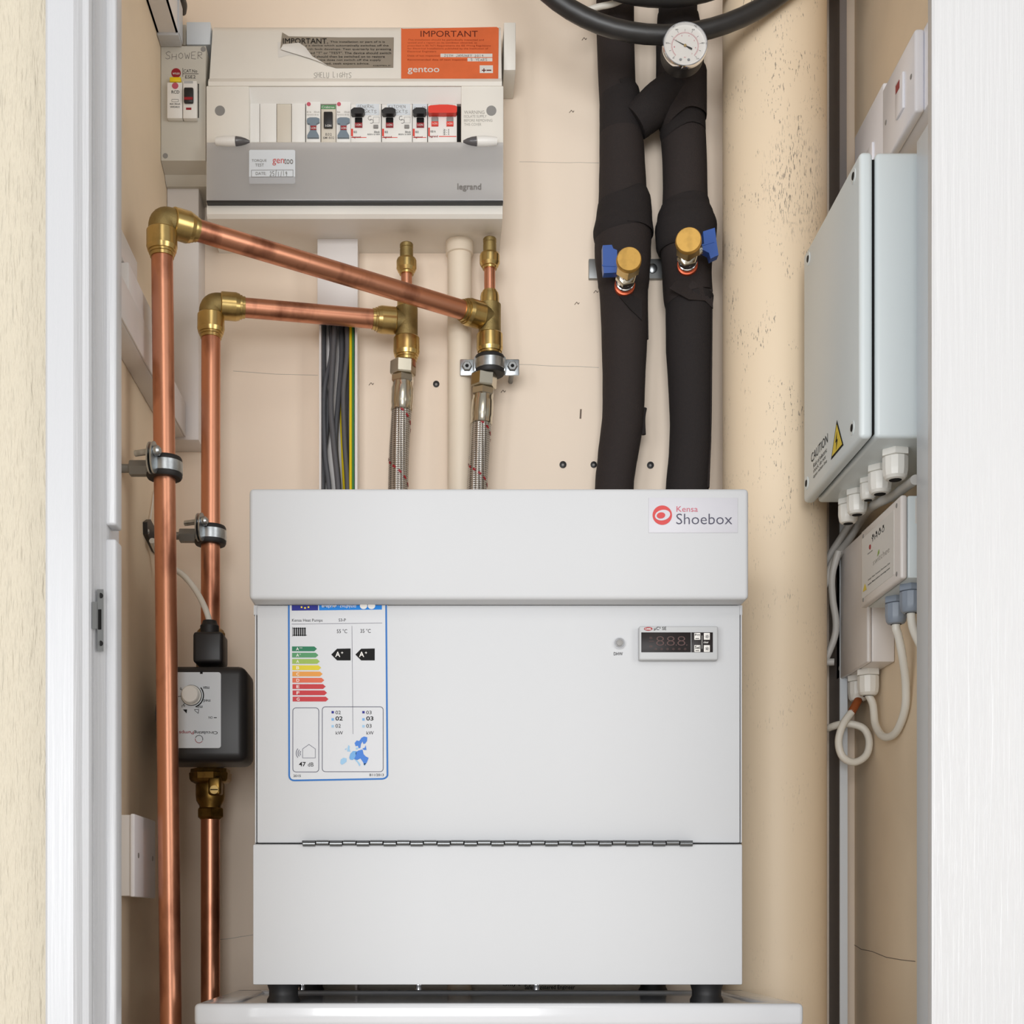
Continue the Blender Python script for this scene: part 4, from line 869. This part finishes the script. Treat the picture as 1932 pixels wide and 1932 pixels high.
MB().lathe((px_c, B2.y, z0), (0, 0, 1), [(0, .0125), (0.002, .0150), (0.003, .0165), (0.012, .0165), (0.0135, .0150)], 6, 0.2).build('lower_nut', 'brass_dark', bv, ang=25)
q = P(406, 1491, 1.636)
vs1 = MB().box((q.x-0.0075, 1.630, q.z-0.006), (q.x+0.0075, 1.650, q.z+0.016), 0.003, 3).build('spindle_boss', 'brass_dark', bv)
MB().lathe((q.x, 1.630, q.z), (0, -1, 0), [(0, .0052), (0.002, .0050)], 20).build('spindle', 'brass', vs1)
MB().box((q.x-0.0045, 1.6277, q.z-0.0006), (q.x+0.0045, 1.6281, q.z+0.0006)).build('screw_slot', 'dark', vs1)
tag(MB().tube(cr([P(396, 1176, PF+.031), P(388, 1150, PF+.035), P(370, 1115, 1.59), P(345, 1085, 1.60), P(310, 1062, 1.60), P(296, 1040, 1.597), PX(287, 1020, XL+.009)], 8), 0.0034, 14).build('pump_cable', 'white_cable'), 'white cable curving from the circulating pump to the left wall', 'cable')
bk = thing('wall_clip', 'small black diamond shaped clip screwed to the left wall', 'clip', PX(282, 1015, XL))
MB().poly([PX(269.5, 985, XL+.0002), PX(276, 980, XL+.0002), PX(292, 1010, XL+.0002), PX(293, 1046, XL+.0002), PX(286, 1040, XL+.0002), PX(270, 1008, XL+.0002)], (1, 0, 0), 0.005).build('plate', 'black_plastic', bk)
MB().lathe(PX(280, 1003, XL+.0052), (1, 0, 0), [(0, .003), (0.001, .002)], 12).build('screw', 'zinc', bk)
tag(MB().tube([PX(291, 925, XL+.002), PX(287, 955, XL+.002), PX(283, 985, XL+.003)], 0.0008, 8).build('pull_cord', 'white_cable'), 'thin cord hanging down the left wall to the black clip', 'cord')
# blank plate low on left wall
so = thing('blank_plate', 'white surface box with blank plate low on the left wall', 'wall box', (XL, 1.48, CZ+0.02))
MB().box((XL+0.0003, 1.437, CZ+0.027), (-0.322, 1.537, CZ+0.110), 0.001).build('back_box', 'pvc_white', so)
fpz = MB().box((-0.322, 1.435, CZ+0.026), (-0.3172, 1.538, CZ+0.111), 0.0015).build('plate', 'switch_white', so)
for y in (1.452, 1.522): MB().lathe((-0.3172, y, CZ+0.069), (1, 0, 0), [(0, .003), (0.0006, .0024)], 14).build('screw', 'screw_grey', fpz)

# ------------------------------------------------------------------ painted pipes
sp_ = thing('soil_pipe', 'thick cream painted soil pipe with black scuffs, floor to ceiling', 'pipe', (xx(1461, 1.68), 1.68, 0))
MB().cyl((xx(1461, 1.68), 1.68, 0), (xx(1461, 1.68), 1.68, CEIL), 96*1.68/F, seg=64).build('pipe', 'soil_pipe', sp_)
cp_ = thing('painted_pipe', 'slim cream painted pipe ending in a socket below the fuse box', 'pipe', P(867, 921, 1.722))
MB().cyl(Vector((xx(867, 1.722), 1.722, 0)), P(867, 470, 1.722), 22.5*1.722/F, seg=32).build('pipe', 'cream_pipe', cp_)
MB().lathe(P(867, 482, 1.722), (0, 0, 1), [(0, .0147), (0.001, .0168), (0.018, .0168), (0.021, .0155), (0.0215, .0120)], 32).build('socket', 'cream_pipe', cp_)

# ------------------------------------------------------------------ insulated pipes
def foam(root, rows, d, m, name='foam_sleeve', jit=0.0, seg=28, n=4):
    pts = [P((a+b_)/2, y, d) for y, a, b_ in rows]; rr = [(b_-a)/2*d/F for y, a, b_ in rows]
    P2 = cr(pts, n); R2 = []
    for i in range(len(rr)-1):
        for k_ in range(n): t = k_/n; R2.append(rr[i]+(rr[i+1]-rr[i])*(3*t*t-2*t**3))
    R2.append(rr[-1])
    return MB().tube(P2, R2, seg, jitter=jit).build(name, m, root)
DI = 1.714
ia = thing('insulated_pipe', 'foam wrapped black pipe carrying the lower valve with blue lever on its left', 'insulated pipe', P(1160, 930, DI), 'black insulated pipes')
foam(ia, [(-330, 1125, 1196), (0, 1125, 1196), (100, 1127, 1197), (190, 1131, 1200), (215, 1132, 1203)], DI, 'foam')
foam(ia, [(178, 1132, 1203), (182, 1131, 1207), (220, 1131, 1211), (252, 1131, 1213), (256, 1133, 1211)], DI, 'foam_b', 'wrap')
foam(ia, [(250, 1136, 1208), (256, 1131, 1213), (300, 1131, 1216), (350, 1130, 1219), (385, 1129, 1222), (395, 1131, 1220)], DI, 'foam')
foam(ia, [(378, 1131, 1222), (384, 1128, 1228), (410, 1125, 1230), (440, 1119, 1233), (446, 1121, 1231), (452, 1128, 1226)], DI, 'foam_b', 'wrap')
foam(ia, [(440, 1122, 1229), (480, 1122, 1228), (530, 1128, 1225), (560, 1132, 1222), (640, 1135, 1221), (720, 1137, 1217), (790, 1136, 1214), (840, 1130, 1207), (880, 1126, 1200), (930, 1122, 1195), (1100, 1120, 1192), (1400, 1120, 1192)], DI, 'foam', jit=0.015)
MB().poly([P(1168, 560, DI-.0295), P(1190, 585, DI-.030), P(1211, 605, DI-.022), P(1211, 568, DI-.022), P(1190, 556, DI-.030)], th=0.0015).build('foam_patch', 'foam_b', ia)
for r_ in ([(1219, 640), (1218, 555), (1221, 480)], [(1214, 820), (1213, 790), (1216, 770)]): MB().tube(cr([P(x, y, DI-.004) for x, y in r_], 6), 0.003, 8).build('foam_seam', 'foam_b', ia)
ib = thing('insulated_pipe', 'foam wrapped black pipe under the pressure gauge, valve lever on its right', 'insulated pipe', P(1295, 930, DI), 'black insulated pipes')
foam(ib, [(-330, 1243, 1315), (0, 1243, 1315), (45, 1242, 1316), (120, 1240, 1320), (150, 1240, 1326)], DI, 'foam')
foam(ib, [(30, 1246, 1314), (34, 1240, 1318), (80, 1238, 1326), (150, 1238, 1328)], DI, 'foam_b', 'wrap')
foam(ib, [(128, 1246, 1328), (138, 1240, 1333), (180, 1240, 1333), (222, 1240, 1333), (228, 1243, 1331)], DI-.004, 'foam', 'wrap')
foam(ib, [(220, 1246, 1330), (250, 1245, 1331), (255, 1248, 1329)], DI-.002, 'foam_b', 'wrap')
foam(ib, [(246, 1252, 1326), (254, 1247, 1331), (300, 1250, 1333), (350, 1251, 1334), (385, 1250, 1335), (400, 1252, 1333)], DI, 'foam')
foam(ib, [(382, 1250, 1335), (388, 1248, 1338), (410, 1240, 1346), (430, 1236, 1352), (462, 1238, 1350), (476, 1244, 1345), (482, 1250, 1338)], DI, 'foam_b', 'wrap')
foam(ib, [(470, 1247, 1345), (520, 1250, 1342), (556, 1252, 1344), (566, 1254, 1346)], DI, 'foam')
foam(ib, [(560, 1256, 1346), (600, 1256, 1343), (660, 1257, 1343), (720, 1261, 1342), (800, 1264, 1342), (860, 1262, 1340), (930, 1256, 1336), (1100, 1252, 1330), (1400, 1252, 1330)], DI, 'foam_b', jit=0.015)
MB().poly([P(1262, 545, DI-.030), P(1300, 566, DI-.031), P(1330, 568, DI-.026), P(1345, 583, DI-.012), P(1343, 545, DI-.012), P(1320, 520, DI-.030), P(1276, 530, DI-.031)], th=0.0015).build('foam_patch', 'foam', ib)
# crossover branch wrap
pts = [P(1198, 232, DI-.010), P(1222, 212, DI-.012), P(1245, 192, DI-.012), P(1275, 172, DI-.010)]
MB().tube(cr(pts, 5), [0.0215+0.004*min(1, i/15) for i in range(16)], 24, jitter=0.02).build('crossover_wrap', 'foam_b', ib)
MB().tube(cr([P(1340, 560, DI-.010), P(1339, 700, DI-.010), P(1338, 800, DI-.010), P(1334, 920, DI-.010)], 6), 0.003, 8).build('foam_seam', 'foam', ib)
# steel strap behind them
sb = thing('strap_bracket', 'flat galvanised steel strap on the wall behind the black pipes', 'bracket', P(1180, 525, 1.745))
MB().pbox(1111, 1250, 488, 525, 1.744, DW-0.0003, 0.0008).build('strap', 'zinc_dull', sb)
MB().lathe(P(1231, 507, 1.744), (0, -1, 0), [(0, .006), (0.0015, .0058), (0.0025, .004)], 18).build('screw', 'zinc', sb)

# ------------------------------------------------------------------ filling valves
def valve(lab, base, front, rcap, lever, tilt):
    a = Vector(base); b_ = Vector(front); ax = (b_-a).normalized(); L_ = (b_-a).length
    v = thing('filling_valve', lab, 'valve', a, 'brass capped filling valves')
    MB().lathe(a-ax*0.012, ax, [(0, .0085), (0.012, .0085), (0.014, .0122), (0.020, .0122), (0.021, .0100)], 28).build('copper_ring', 'red_ring', v)
    MB().lathe(a+ax*0.009, ax, [(0, .0100), (0.002, .0112), (0.008, .0112), (0.009, .009), (0.011, .0112), (0.018, .0112), (0.019, .0090), (L_-0.020, .0092)], 24).build('neck', 'chrome', v)
    MB().lathe(a+ax*(0.026), ax, [(0, .0118), (0.001, .0128), (0.007, .0128), (0.008, .0118)], 6, 0.2).build('lock_nut', 'nickel', v, ang=20)
    cp = MB().lathe(b_-ax*0.026, ax, [(0, rcap*.86), (0.003, rcap*1.02), (0.021, rcap*1.02)], 6, 0.5).build('hex_cap', 'brass', v, ang=20)
    MB().lathe(b_-ax*0.0052, ax, [(0, rcap*1.01), (0.004, rcap*.985), (0.0052, rcap*.92)], 32).build('cap_face', 'brass_cap', cp)
    lv = MB()
    lv.poly([P(x, y, lever[1]) for x, y in lever[0]], th=0.012)
    lo = lv.build('lever', 'blue_plastic', v, ang=25)
    g = lever[2]; MB().ribbon([P(x, y, lever[1]-0.0121) for x, y in g], 0.0016, th=0.0006).build('lever_rib', 'blue_plastic', lo)
    st_ = P(*lever[3], lever[1]-0.006); MB().cyl(st_, a.lerp(b_, 0.35), 0.0045, seg=12).build('lever_stem', 'nickel', v)
valve('brass capped valve with its blue lever on the left side', P(1178, 543, 1.688), P(1187, 488, 1.615), 0.0145, ([(1135, 472), (1152, 471), (1155, 478), (1162, 481), (1162, 523), (1137, 524), (1135.5, 510)], 1.668, [(1136, 501), (1161, 502)], (1160, 505)), 0)
valve('brass capped valve with its blue lever on the right side', P(1297, 504, 1.688), P(1299, 452, 1.615), 0.0150, ([(1323, 446), (1345, 439), (1348, 463), (1352, 490), (1337, 497), (1334, 486), (1322, 480), (1322, 474), (1325, 470)], 1.668, [(1324, 463), (1347, 456)], (1326, 470)), 0)

# ------------------------------------------------------------------ pressure gauge
gd = 1.565; gc = P(1293, 83, gd); gr = 43*gd/F
pg_ = thing('pressure_gauge', 'round chrome rimmed pressure gauge with white dial on black pipe', 'gauge', P(1291, 150, 1.66))
MB().lathe(gc+Vector((0, 0.026, 0)), (0, -1, 0), [(0, gr*.90), (0.003, gr*.955), (0.021, gr*.965)], 48).build('case', 'black_plastic', pg_)
MB().cyl(P(1292, 119, 1.588), P(1291, 127, 1.692), 0.0095, 0.0100).build('stem', 'foam_b', pg_)
bz = MB().lathe(gc+Vector((0, 0.006, 0)), (0, -1, 0), [(0, gr*.97), (0.001, gr), (0.005, gr), (0.0068, gr*.965), (0.0068, gr*.93), (0.0035, gr*.89), (0.0035, gr*.88)], 56)
bz.f.pop(); bz.build('bezel', 'chrome', pg_)
dial = MB().disc(gc+Vector((0, 0.003, 0)), (0, -1, 0), gr*.90, 0.0008, 48).build('dial', 'paper', pg_)
dy = Vector((0, 0.0020, 0)); pc_ = gc+dy-Vector((0, 0, 0.0008))
def pol(a, r): return pc_+Vector((math.cos(math.radians(a))*r, 0, math.sin(math.radians(a))*r))
q = MB(); qr = MB()
for i in range(11):
    a = 225-27*i; q.ribbon([pol(a, gr*.66), pol(a, gr*.73)], 0.0003, th=0.0001)
for i, t in enumerate(('0', '20', '40', '60', '80', '100')):
    a = 225-54*i; c = pol(a, gr*.80); h = 0.0016
    if i: q.text(t, c+Vector((-0.0016, 0, -h/2)), Vector((0.0032, 0, 0)), Vector((0, 0, h)))
q.text('psi', pol(228, gr*.76)-Vector((.001, 0, 0)), (0.002, 0, 0), (0, 0, .0012))
for i in range(51):
    a = 225-5.4*i; qr.ribbon([pol(a, gr*.57), pol(a, gr*(.62 if i % 5 else .65))], 0.0002, th=0.0001)
qr.ring(pc_, (0, -1, 0), gr*.565, gr*.575, 0.0001, 48, -45, 225)
for i in range(1, 8): c = pol(225-270*i/6.9, gr*.47); qr.text(str(i), c-Vector((.0006, 0, .0007)), (0.0011, 0, 0), (0, 0, .0015))
qr.text('bar', pol(270, gr*.50)-Vector((.0012, 0, .0006)), (.0026, 0, 0), (0, 0, .0013))
q.build('scale', 'ink', dial); qr.build('scale_red', 'logo_pink', dial)
for a in (252, 285): MB().lathe(pol(a, gr*.63), (0, -1, 0), [(0, .0016), (0.0006, .0012)], 14).build('dial_rivet', 'zinc', dial)
e = Vector((math.cos(math.radians(152)), 0, math.sin(math.radians(152)))); u = Vector((-e.z, 0, e.x)); nc = pc_-Vector((0, .0006, 0))
MB().poly([nc+e*gr*.60, nc+e*gr*.1-u*.0005, nc-e*gr*.12-u*.0006, nc-e*gr*.2-u*.0010, nc-e*gr*.34-u*.0010, nc-e*gr*.34+u*.0010, nc-e*gr*.2+u*.0010, nc-e*gr*.12+u*.0006, nc+e*gr*.1+u*.0005], th=0.0003).build('needle', 'dark', dial)
MB().lathe(nc-Vector((0, .0003, 0)), (0, -1, 0), [(0, .0017), (0.0008, .0013)], 16).build('needle_hub', 'brass', dial)
MB().disc(gc+Vector((0, -.0012, 0)), (0, -1, 0), gr*.90, 0.0006, 48).build('glass', 'gauge_glass', pg_)

# ------------------------------------------------------------------ coiled black hose hanging at the top
hc = thing('coiled_hose', 'thick black rubber hose hanging in coils over the insulated pipes', 'hose', P(1270, 66, 1.636))
def loop(cx_, cy_, rx, ry, d, tilt, n=72): return [P(cx_+rx*math.cos(t)+tilt*math.sin(t), cy_+ry*math.sin(t), d+0.003*math.cos(t)) for t in [2*math.pi*i/n for i in range(n)]]
MB().tube(loop(1275, -290, 352, 356, 1.602, -26), 17.5*1.6/F, 20, closed=True).build('outer_coil', 'hose_black', hc)
MB().tube(loop(1262, -300, 300, 297, 1.652, -10), 16*1.65/F, 20, closed=True).build('inner_coil', 'hose_black', hc)
tag(MB().tube(cr([P(1085, 28, 1.672), P(1125, 14, 1.672), P(1160, 6, 1.670), P(1200, -14, 1.668), P(1260, -40, 1.67)], 6), 0.0036, 12).build('white_flex', 'white_cable'), 'white flex crossing behind the coiled black hose', 'cable')

# ------------------------------------------------------------------ right wall equipment
XE = 0.4056
en = thing('control_enclosure', 'large pale grey metal enclosure with caution sign on right wall', 'enclosure', (0.46, 1.48, CZ+0.4745))
ez0, ez1, ed0, ed1 = CZ+0.4745, CZ+0.754, 1.3745, 1.590
MB().box((0.4215, ed0, ez0), (XR-0.0003, ed1, ez1), 0.004, 3).build('body', 'enclosure', en)
MB().box((0.418, ed0+0.005, ez0+0.005), (0.4225, ed1-0.005, ez1-0.005)).build('seal', 'dark', en)
el = MB().box((XE, ed0-0.0005, ez0-0.0005), (0.4185, ed1+0.0005, ez1+0.0005), 0.0045, 4).build('lid', 'enclosure', en)
nx = Vector((-1, 0, 0))
for y, z in ((1.569, .741), (1.395, .741), (1.3995, .4925), (1.576, .4925)):
    s_ = MB().lathe((XE, y, CZ+z), nx, [(0, .0072), (0.0004, .0072), (0.0006, .0060)], 24).build('screw_seat', 'enclosure', el)
    MB().lathe((XE-0.0006, y, CZ+z), nx, [(0, .0040), (0.0005, .0034)], 18).build('screw_slot', 'ink', el)
xs = XE-0.0003
def stext(mb, s, yf, yn, z0_, z1_, X, bold=0.0):
    o = Vector((X, yf, CZ+z0_)); return mb.text(s, o, Vector((0, yn-yf, 0)), Vector((0, 0, z1_-z0_)), bold)
q = MB(); stext(q, 'CAUTION', 1.556, 1.4885, .5085, .5185, xs, 0.0)
for i, (t, yn) in enumerate((('Risk of electric', 1.492), ('shock, do not', 1.497), ('open when live', 1.492))): stext(q, t, 1.547, yn, .500-i*.0062, .505-i*.0062, xs)
q.build('lettering', 'ink', el)
wt2 = MB().poly([(XE-.0001, 1.4535, CZ+.5195), (XE-.0001, 1.4755, CZ+.4858), (XE-.0001, 1.430, CZ+.4858)], nx, 0.0003).build('warning_border', 'ink', el)
MB().poly([(XE-.0003, 1.4535, CZ+.5150), (XE-.0003, 1.4715, CZ+.4880), (XE-.0003, 1.434, CZ+.4880)], nx, 0.0003).build('warning_triangle', 'warn_yellow', el)
MB().poly([(XE-.0006, 1.4520, CZ+.5070), (XE-.0006, 1.4580, CZ+.4975), (XE-.0006, 1.4540, CZ+.4980), (XE-.0006, 1.4550, CZ+.4895), (XE-.0006, 1.4490, CZ+.4990), (XE-.0006, 1.4528, CZ+.4985)], nx, 0.0002).build('lightning_bolt', 'ink', el)
def gland(root, c, r, h, m, ax=(0, 0, -1), name='cable_gland'):
    g = MB().lathe(c, ax, [(0, r*1.08), (h*.05, r*1.12), (h*.22, r*1.12), (h*.24, r*.92)], 6, 0.3)
    g.lathe(c, ax, [(h*.24, r*.92), (h*.26, r*1.0), (h*.66, r*1.0), (h*.70, r*.99), (h*.88, r*.92), (h*.97, r*.75), (h*1.0, r*.50)], 12, 0.1)
    o = g.build(name, m, root, ang=28)
    MB().lathe(Vector(c)+Vector(ax)*h*0.998, ax, [(0, r*.50), (h*.01, r*.48)], 20).build('gland_bore', 'dark', o)
    return o
for y, r, h in ((1.412, .0128, .030), (1.462, .0122, .029), (1.503, .0085, .023), (1.543, .0112, .027), (1.577, .0110, .027)):
    gland(en, Vector((0.4525, y, ez0)), r, h, 'gland_white')
# small square controller
XS = 0.459
sw_ = thing('heating_controller', 'small grey square controller box with leaf logo on the right wall', 'controller', (0.49, 1.48, CZ+.347))
sz0, sz1, sd0, sd1 = CZ+.347, CZ+.4305, 1.416, 1.551
MB().box((0.4665, sd0, sz0), (XR-0.0003, sd1, sz1), 0.002).build('body', 'enclosure', sw_)
sl = MB().box((XS, sd0-.0005, sz0-.0005), (0.466, sd1+.0005, sz1+.0005), 0.0025, 3).build('lid', 'jbox', sw_)
for y in (1.428, 1.542):
    for z in (.354, .4235): MB().lathe((XS, y, CZ+z), nx, [(0, .0026), (0.0004, .0022)], 14).build('screw', 'screw_grey', sl)
MB().poly([(XS, 1.546, CZ+.3555), (XS, 1.436, CZ+.3555), (XS, 1.436, CZ+.4215), (XS, 1.546, CZ+.4215)], nx, 0.0003).build('face_label', 'paper', sl)
x5 = XS-.0005
def sp(px, py): v = PX(px, py, XS-.0004); return v
q = MB()
def quad(mb, px, py, w_, h_): mb.poly([PX(px, py, x5), PX(px+w_, py-w_*.9, x5), PX(px+w_, py+h_-w_*.9, x5), PX(px, py+h_, x5)], nx, 0.0001)
for px, py in ((1646, 1009), (1652.5, 1003), (1659, 997), (1665.5, 991.5)): quad(q, px, py, 2, 5)
for px, py, t in ((1644, 1024, 'Y'), (1650, 1018, 'H'), (1657, 1011, 'o'), (1663.5, 1006, 'O')):
    o = PX(px, py, x5); q.text(t, o, PX(px+5, py-4.6, x5)-o, PX(px, py-9, x5)-o)
o = PX(1637, 1128-12, x5)
def slant(mb, s, x0, y0, x1, y1, h, bold=0.0): o = PX(x0, y0, x5); mb.text(s, o, PX(x1, y1, x5)-o, PX(x0, y0-h, x5)-o, bold)
slant(q, 'Danger: Mains Terminals. Disconnect Only', 1637.5, 1097, 1679, 1064.5, 4); slant(q, 'Isolate Mains before removing cover', 1637.5, 1106, 1679, 1073.5, 4, 0.01); slant(q, 'Override', 1637, 1047, 1646, 1039.5, 3)
q.build('lettering', 'ink', sl)
q = MB(); slant(q, 'switchee', 1647, 1067, 1678, 1041, 11, -0.012); q.build('brand_lettering', 'ink_pale', sl)
MB().poly([PX(1655, 1050, x5), PX(1657, 1040, x5), PX(1659, 1036, x5), PX(1659, 1043, x5)], nx, 0.0002).build('leaf', 'grade_A', sl)
MB().lathe(PX(1641.5, 1032, x5), nx, [(0, .0028), (0.0006, .0022)], 14).build('override_light', 'red_dark', sl)
MB().poly([PX(1628, 1117, x5), PX(1632, 1101, x5), PX(1635, 1112, x5)], nx, 0.0002).build('warning_triangle', 'warn_yellow', sl)
MB().box((.4738, sd0-.0003, CZ+.402), (XR-.002, sd0, CZ+.4275)).build('side_sticker', 'paper', sw_)
MB().lathe((.4935, sd0, CZ+.3905-.012), (0, -1, 0), [(0, .0085), (0.0006, .0080)], 24).build('side_hole', 'dark', sw_)
for y, xg in ((1.500, .4815), (1.446, .4795)): gland(sw_, Vector((xg, y, sz0)), 0.0115, 0.029, 'gland_grey')
# junction box behind it
jb = thing('junction_box', 'cream rectangular junction box behind the square controller on right wall', 'junction box', (.494, 1.65, CZ+.295))
jd0, jd1, jz0, jz1 = 1.592, 1.716, CZ+.295, CZ+.447
MB().box((.4835, jd0, jz0), (XR-.0003, jd1, jz1), .002).build('body', 'jbox', jb)
jl = MB().box((.478, jd0-.0004, jz0-.0004), (.4830, jd1+.0004, jz1+.0004), .002, 3).build('lid', 'jbox', jb)
for y, z in ((1.703, CZ+.435), (1.703, CZ+.308)): MB().lathe((.478, y, z), nx, [(0, .003), (.0005, .0024)], 12).build('screw', 'gland_white', jl)
for y in (1.642, 1.683): gland(jb, Vector((.4945, y, jz0)), .0125 if y < 1.66 else .0118, .0305, 'gland_white')
# cables of the junction box
c1 = Vector((.4945, 1.642, jz0-.029)); g1 = Vector((.4815, 1.500, sz0-.028))
tag(MB().tube(cr([c1, P(1647, 1330, 1.64), P(1652, 1368, 1.63), P(1668, 1390, 1.60), P(1690, 1382, 1.57), P(1707, 1340, 1.54), P(1709, 1290, 1.525), P(1703, 1240, 1.51), P(1695, 1200, 1.502), g1+Vector((0, 0, -.006)), g1], 8), .0044, 16).build('white_cable', 'white_cable'), 'white cable looping from the junction box up to the square controller', 'cable')
c2 = Vector((.4945, 1.683, jz0-.029))
cb = thing('white_cable', 'white cable with brown sleeve curling into a loop below junction box', 'cable', P(1610, 1440, 1.67))
MB().tube(cr([c2, P(1618, 1323, 1.675), P(1606, 1345, 1.67)], 6), .0048, 16).build('brown_sleeve', 'brown_sleeve', cb)
MB().tube(cr([P(1607, 1343, 1.67), P(1590, 1368, 1.665), P(1582, 1400, 1.662), P(1590, 1428, 1.66), P(1612, 1438, 1.662), P(1634, 1425, 1.665), P(1640, 1398, 1.668), P(1630, 1375, 1.672), P(1606, 1366, 1.675), P(1583, 1367, 1.68), P(1556, 1376, 1.70), P(1530, 1384, 1.745)], 8), .0044, 16).build('sheath', 'white_cable', cb)
g2 = Vector((.4795, 1.446, sz0-.028))
tag(MB().tube(cr([g2, g2+Vector((.001, -.006, -.02)), g2+Vector((.006, -.03, -.05)), g2+Vector((.008, -.06, -.07))], 6), .0044, 14).build('white_cable', 'white_cable'), 'white cable leaving the second grey gland of the controller', 'cable')
# cables behind the enclosure glands
tag(MB().tube(cr([P(1727, 905, 1.40), P(1700, 925, 1.46), P(1680, 938, 1.49), P(1655, 950, 1.52), P(1638, 962, 1.60), P(1622, 985, 1.68), P(1600, 1020, 1.70), P(1573, 1060, 1.69), P(1552, 1110, 1.69)], 6), .0050, 14).build('grey_flex', 'grey_white_cable'), 'pale flex running between the cable glands and the square controller', 'cable')
tag(MB().tube(cr([P(1618, 965, 1.67), P(1596, 1000, 1.69), P(1570, 1040, 1.70), P(1550, 1075, 1.70)], 6), .0042, 12).build('grey_flex', 'grey_white_cable'), 'grey flex dropping behind the soil pipe below the glands', 'cable')
tag(MB().tube(cr([P(1582, 1040, 1.68), P(1570, 1085, 1.685), P(1571, 1130, 1.69), P(1577, 1170, 1.69), P(1575, 1200, 1.69), P(1562, 1235, 1.695), P(1548, 1262, 1.70)], 6), .0042, 12).build('grey_flex', 'grey_white_cable'), 'pale flex bulging out beside the left edge of the junction box', 'cable')
tag(MB().tube([P(1545, 1250, 1.70), P(1574, 1249, 1.695)], .0044, 12).build('grey_flex', 'grey_white_cable'), 'short horizontal flex between soil pipe and junction box', 'cable')
# corner trunking behind the soil pipe; dark channel above the edge paints in shade
lt_ = thing('corner_trunking', 'slim grey cable trunking with a pale edge in corner behind soil pipe, upper length added as painted shade', 'trunking', (.484, 1.72, 0))
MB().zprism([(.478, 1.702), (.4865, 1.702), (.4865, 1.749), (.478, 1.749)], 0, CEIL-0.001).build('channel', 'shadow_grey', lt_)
MB().zprism([(.4775, 1.6995), (.4868, 1.6995), (.4868, 1.7018), (.4775, 1.7018)], 0, zz(955, 1.70)).build('edge', 'pvc_cool', lt_)
# vertical trunking by the door
dt_ = thing('door_trunking', 'white vertical trunking box on right wall close to the door', 'trunking', (.48, 1.34, 0))
MB().box((.460, 1.30, 0), (XR-.0003, 1.371, CZ+.7615), .001).build('casing', 'pvc_cool', dt_)
# switches
fs = thing('fused_switch', 'white switch with red neon and rocker on the right wall', 'switch', (XR, 1.475, CZ+.82))
MB().box((.485, 1.412, CZ+.822), (XR-.0003, 1.526, CZ+.906), .0015).build('back_box', 'switch_white', fs)
pt = MB().box((.475, 1.420, CZ+.820), (.4848, 1.527, CZ+.904), .003, 3).build('plate', 'switch_white', fs)
MB().box((.4725, 1.452, CZ+.842), (.4752, 1.476, CZ+.880), .001).build('rocker', 'switch_white', pt)
MB().box((.4722, 1.461, CZ+.868), (.4727, 1.473, CZ+.8765)).build('neon', 'red_dark', pt)
for y in (1.432, 1.514): MB().lathe((.475, y, CZ+.862), nx, [(0, .0028), (.0005, .0022)], 14).build('screw', 'screw_grey', pt)
s2_ = thing('socket_plate', 'white plate between the neon switch and back corner on right wall', 'switch', (XR, 1.63, CZ+.855))
p2_ = MB().box((.490, 1.572, CZ+.855), (XR-.0003, 1.682, CZ+.940), .002).build('plate', 'switch_white', s2_)
MB().box((.4875, 1.605, CZ+.868), (.4902, 1.628, CZ+.892), .0008).build('rocker', 'switch_white', p2_)
